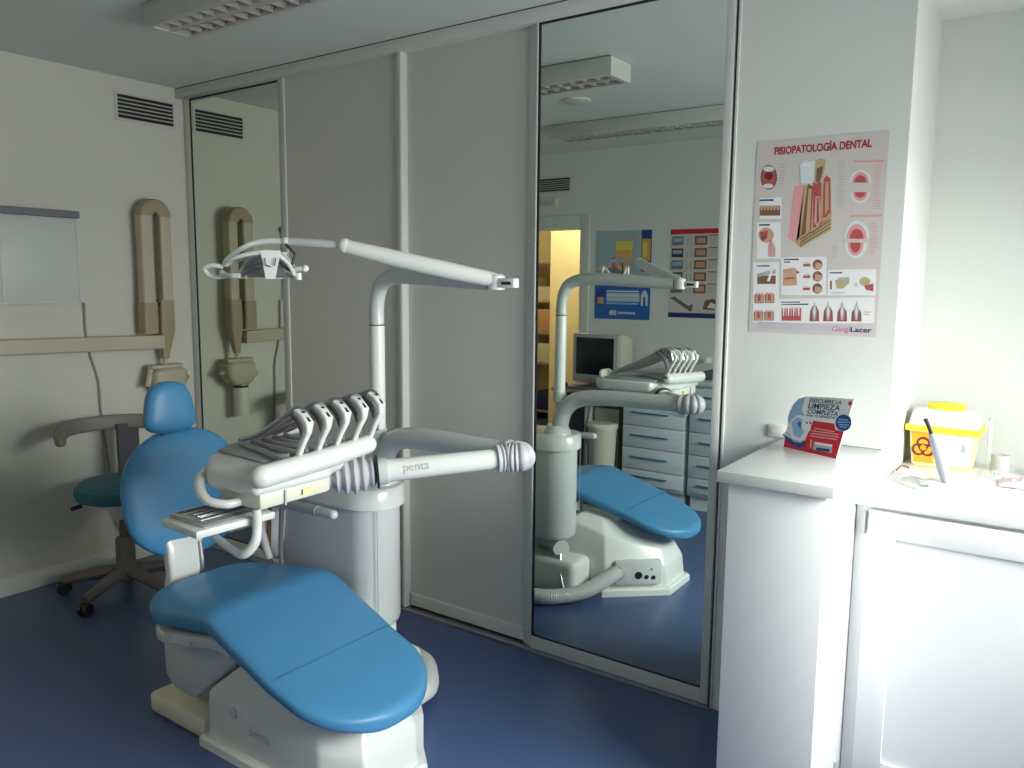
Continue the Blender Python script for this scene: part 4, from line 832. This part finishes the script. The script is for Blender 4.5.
c = MB().box(1.06, 1.40, -2.47, -2.36, .75, .77, M['rubd'], .004).build('keyboard'); tag(c, 'dark keyboard in front of the beige monitor, seen in the mirror', 'keyboard')
c = MB().loft([((1.0, -2.42, .751), (.028, 0, 0), (0, .045, 0)), ((1.0, -2.42, .77), (.028, 0, 0), (0, .045, 0)), ((1.0, -2.425, .785), (.018, 0, 0), (0, .028, 0))], M['blk'], e=2.4).build('computer_mouse'); tag(c, 'black computer mouse left of the keyboard, seen in the mirror', 'mouse')
t = thing('computer_tower', (1.35, -2.62, 0), 'cream computer tower standing under the desk, seen in the mirror', 'computer')
MB().box(1.25, 1.45, -2.85, -2.46, .0, .62, M['crt'], .006).build('case', t); MB().box(1.28, 1.42, -2.462, -2.457, .50, .55, M['cream'], .001).box(1.28, 1.42, -2.462, -2.457, .43, .48, M['cream'], .001).build('drive_bay', t)
t = thing('waste_bin', (1.40, -2.33, 0), 'cream waste bin in front of the computer tower, seen in the mirror', 'bin')
MB().rings([[V((1.385+r*math.cos(q), -2.34+r*math.sin(q), z)) for q in [2*PI*k/24 for k in range(24)]] for z, r in ((0, .075), (.02, .08), (.50, .105), (.52, .108))], M['crt']).build('body', t)
MB().lathe([(.112, .50), (.114, .52), (.10, .535), (.0, .54)], (1.385, -2.34, 0), M['cream']).build('lid', t)
c = MB().tube([(1.29, -2.33, .70), (1.28, -2.30, .5), (1.31, -2.24, .3), (1.36, -2.2, .12), (1.38, -2.19, .01)], .008, M['rubd'], seg=8).build('cable'); tag(c, 'dark cable hanging from the desk beside the bin, seen in the mirror', 'cable')
def drawers(x0, x1, label, n):
    t = thing('drawer_cabinet', ((x0+x1)/2, -2.6, 0), label, 'drawer cabinet', 'drawer cabinets along the rear wall')
    MB().box(x0, x1, -2.94, -2.372, .10, .85, M['cab'], .002).build('carcass', t); MB().box(x0+.01, x1-.01, -2.93, -2.40, 0, .10, M['cab']).build('plinth', t)
    z = .83; hs = [.135, .165, .155, .155, .11][:n]
    z = .838
    for h_ in hs:
        d = MB().box(x0+.006, x1-.006, -2.372, -2.352, z-h_+.006, z, M['cab'], .003).build('drawer', t)
        zc = z-h_*.42
        MB().box(x0+.07, x1-.12 if x1-x0 > .4 else x1-.04, -2.352, -2.338, zc-.005, zc+.005, M['handle'], .002).build('handle', d, label='thin blue-green handle'); z -= h_
drawers(1.535, 2.005, 'pale blue-white drawer cabinet nearest the desk, seen in the mirror', 5)
drawers(2.03, 2.50, 'pale drawer cabinet at the right edge of the mirror, seen reflected', 5)
c = MB().box(1.515, 1.532, -2.93, -2.40, .02, .85, M['blk'], .002).build('gap_shade'); tag(c, 'narrow black strip painted for the dark gap between desk and drawers, seen in the mirror', 'shade strip')  # shade of the gap, put in as a black strip
c = MB().box(1.51, 4.0, -2.945, -2.345, .852, .885, M['cab'], .004).build('worktop'); tag(c, 'long pale worktop lying on the drawer cabinets, seen in the mirror', 'worktop')
c = MB().box(2.02, 2.35, -2.80, -2.45, .886, .93, M['rubd'], .008).build('equipment_case'); tag(c, 'flat dark case lying on the pale worktop, seen in the mirror', 'case')
t = thing('coat_hook', (1.915, YB, .94), 'white wall knob above the worktop, seen in the mirror', 'hook')
MB().lathe([(.028, 0), (.028, .006), (.010, .01), (.010, .03), (.022, .035), (.024, .05), (.01, .058)], (1.915, YB, .97), M['white'], ax=(0, 1, 0)).build('knob', t)
# shelf unit in the far passage
t = thing('shelf_unit', (-.6, -4.9, 0), 'dark shelf unit beyond the doorway, seen in the mirror', 'shelf')
for x in (-1.15, -.31): MB().box(x, x+.02, -5.15, -4.8, 0, 1.75, M['wood'], .002).build('side_panel', t)
for z in (.08, .62, .95, 1.3, 1.72): MB().box(-1.13, -.31, -5.15, -4.8, z, z+.02, M['wood'], .002).build('shelf', t)
random.seed(8)
k = 0
for z, cols in ((.64, ('grey', 'cream', 'navy')), (.97, ('cream', 'skin', 'grey')), (1.32, ('bone', 'cream', 'skin')), (.10, ('rubd', 'navy', 'rubd'))):
    for i, cn_ in enumerate(cols):
        x = -1.10+i*.26; c = MB().box(x, x+.22, -5.10, -4.84, z, z+.16+.05*((i+k) % 3), M[cn_], .004).build('storage_box')
        tag(c, '%s storage box, %s on the %s shelf beyond the doorway' % ({'grey': 'grey', 'cream': 'cream', 'navy': 'dark blue', 'skin': 'light brown', 'bone': 'olive', 'rubd': 'dark grey'}[cn_], ('leftmost', 'middle', 'rightmost')[i], ('second lowest', 'third', 'highest filled', 'lowest')[k]), 'box', 'boxes on the passage shelf')
    k += 1
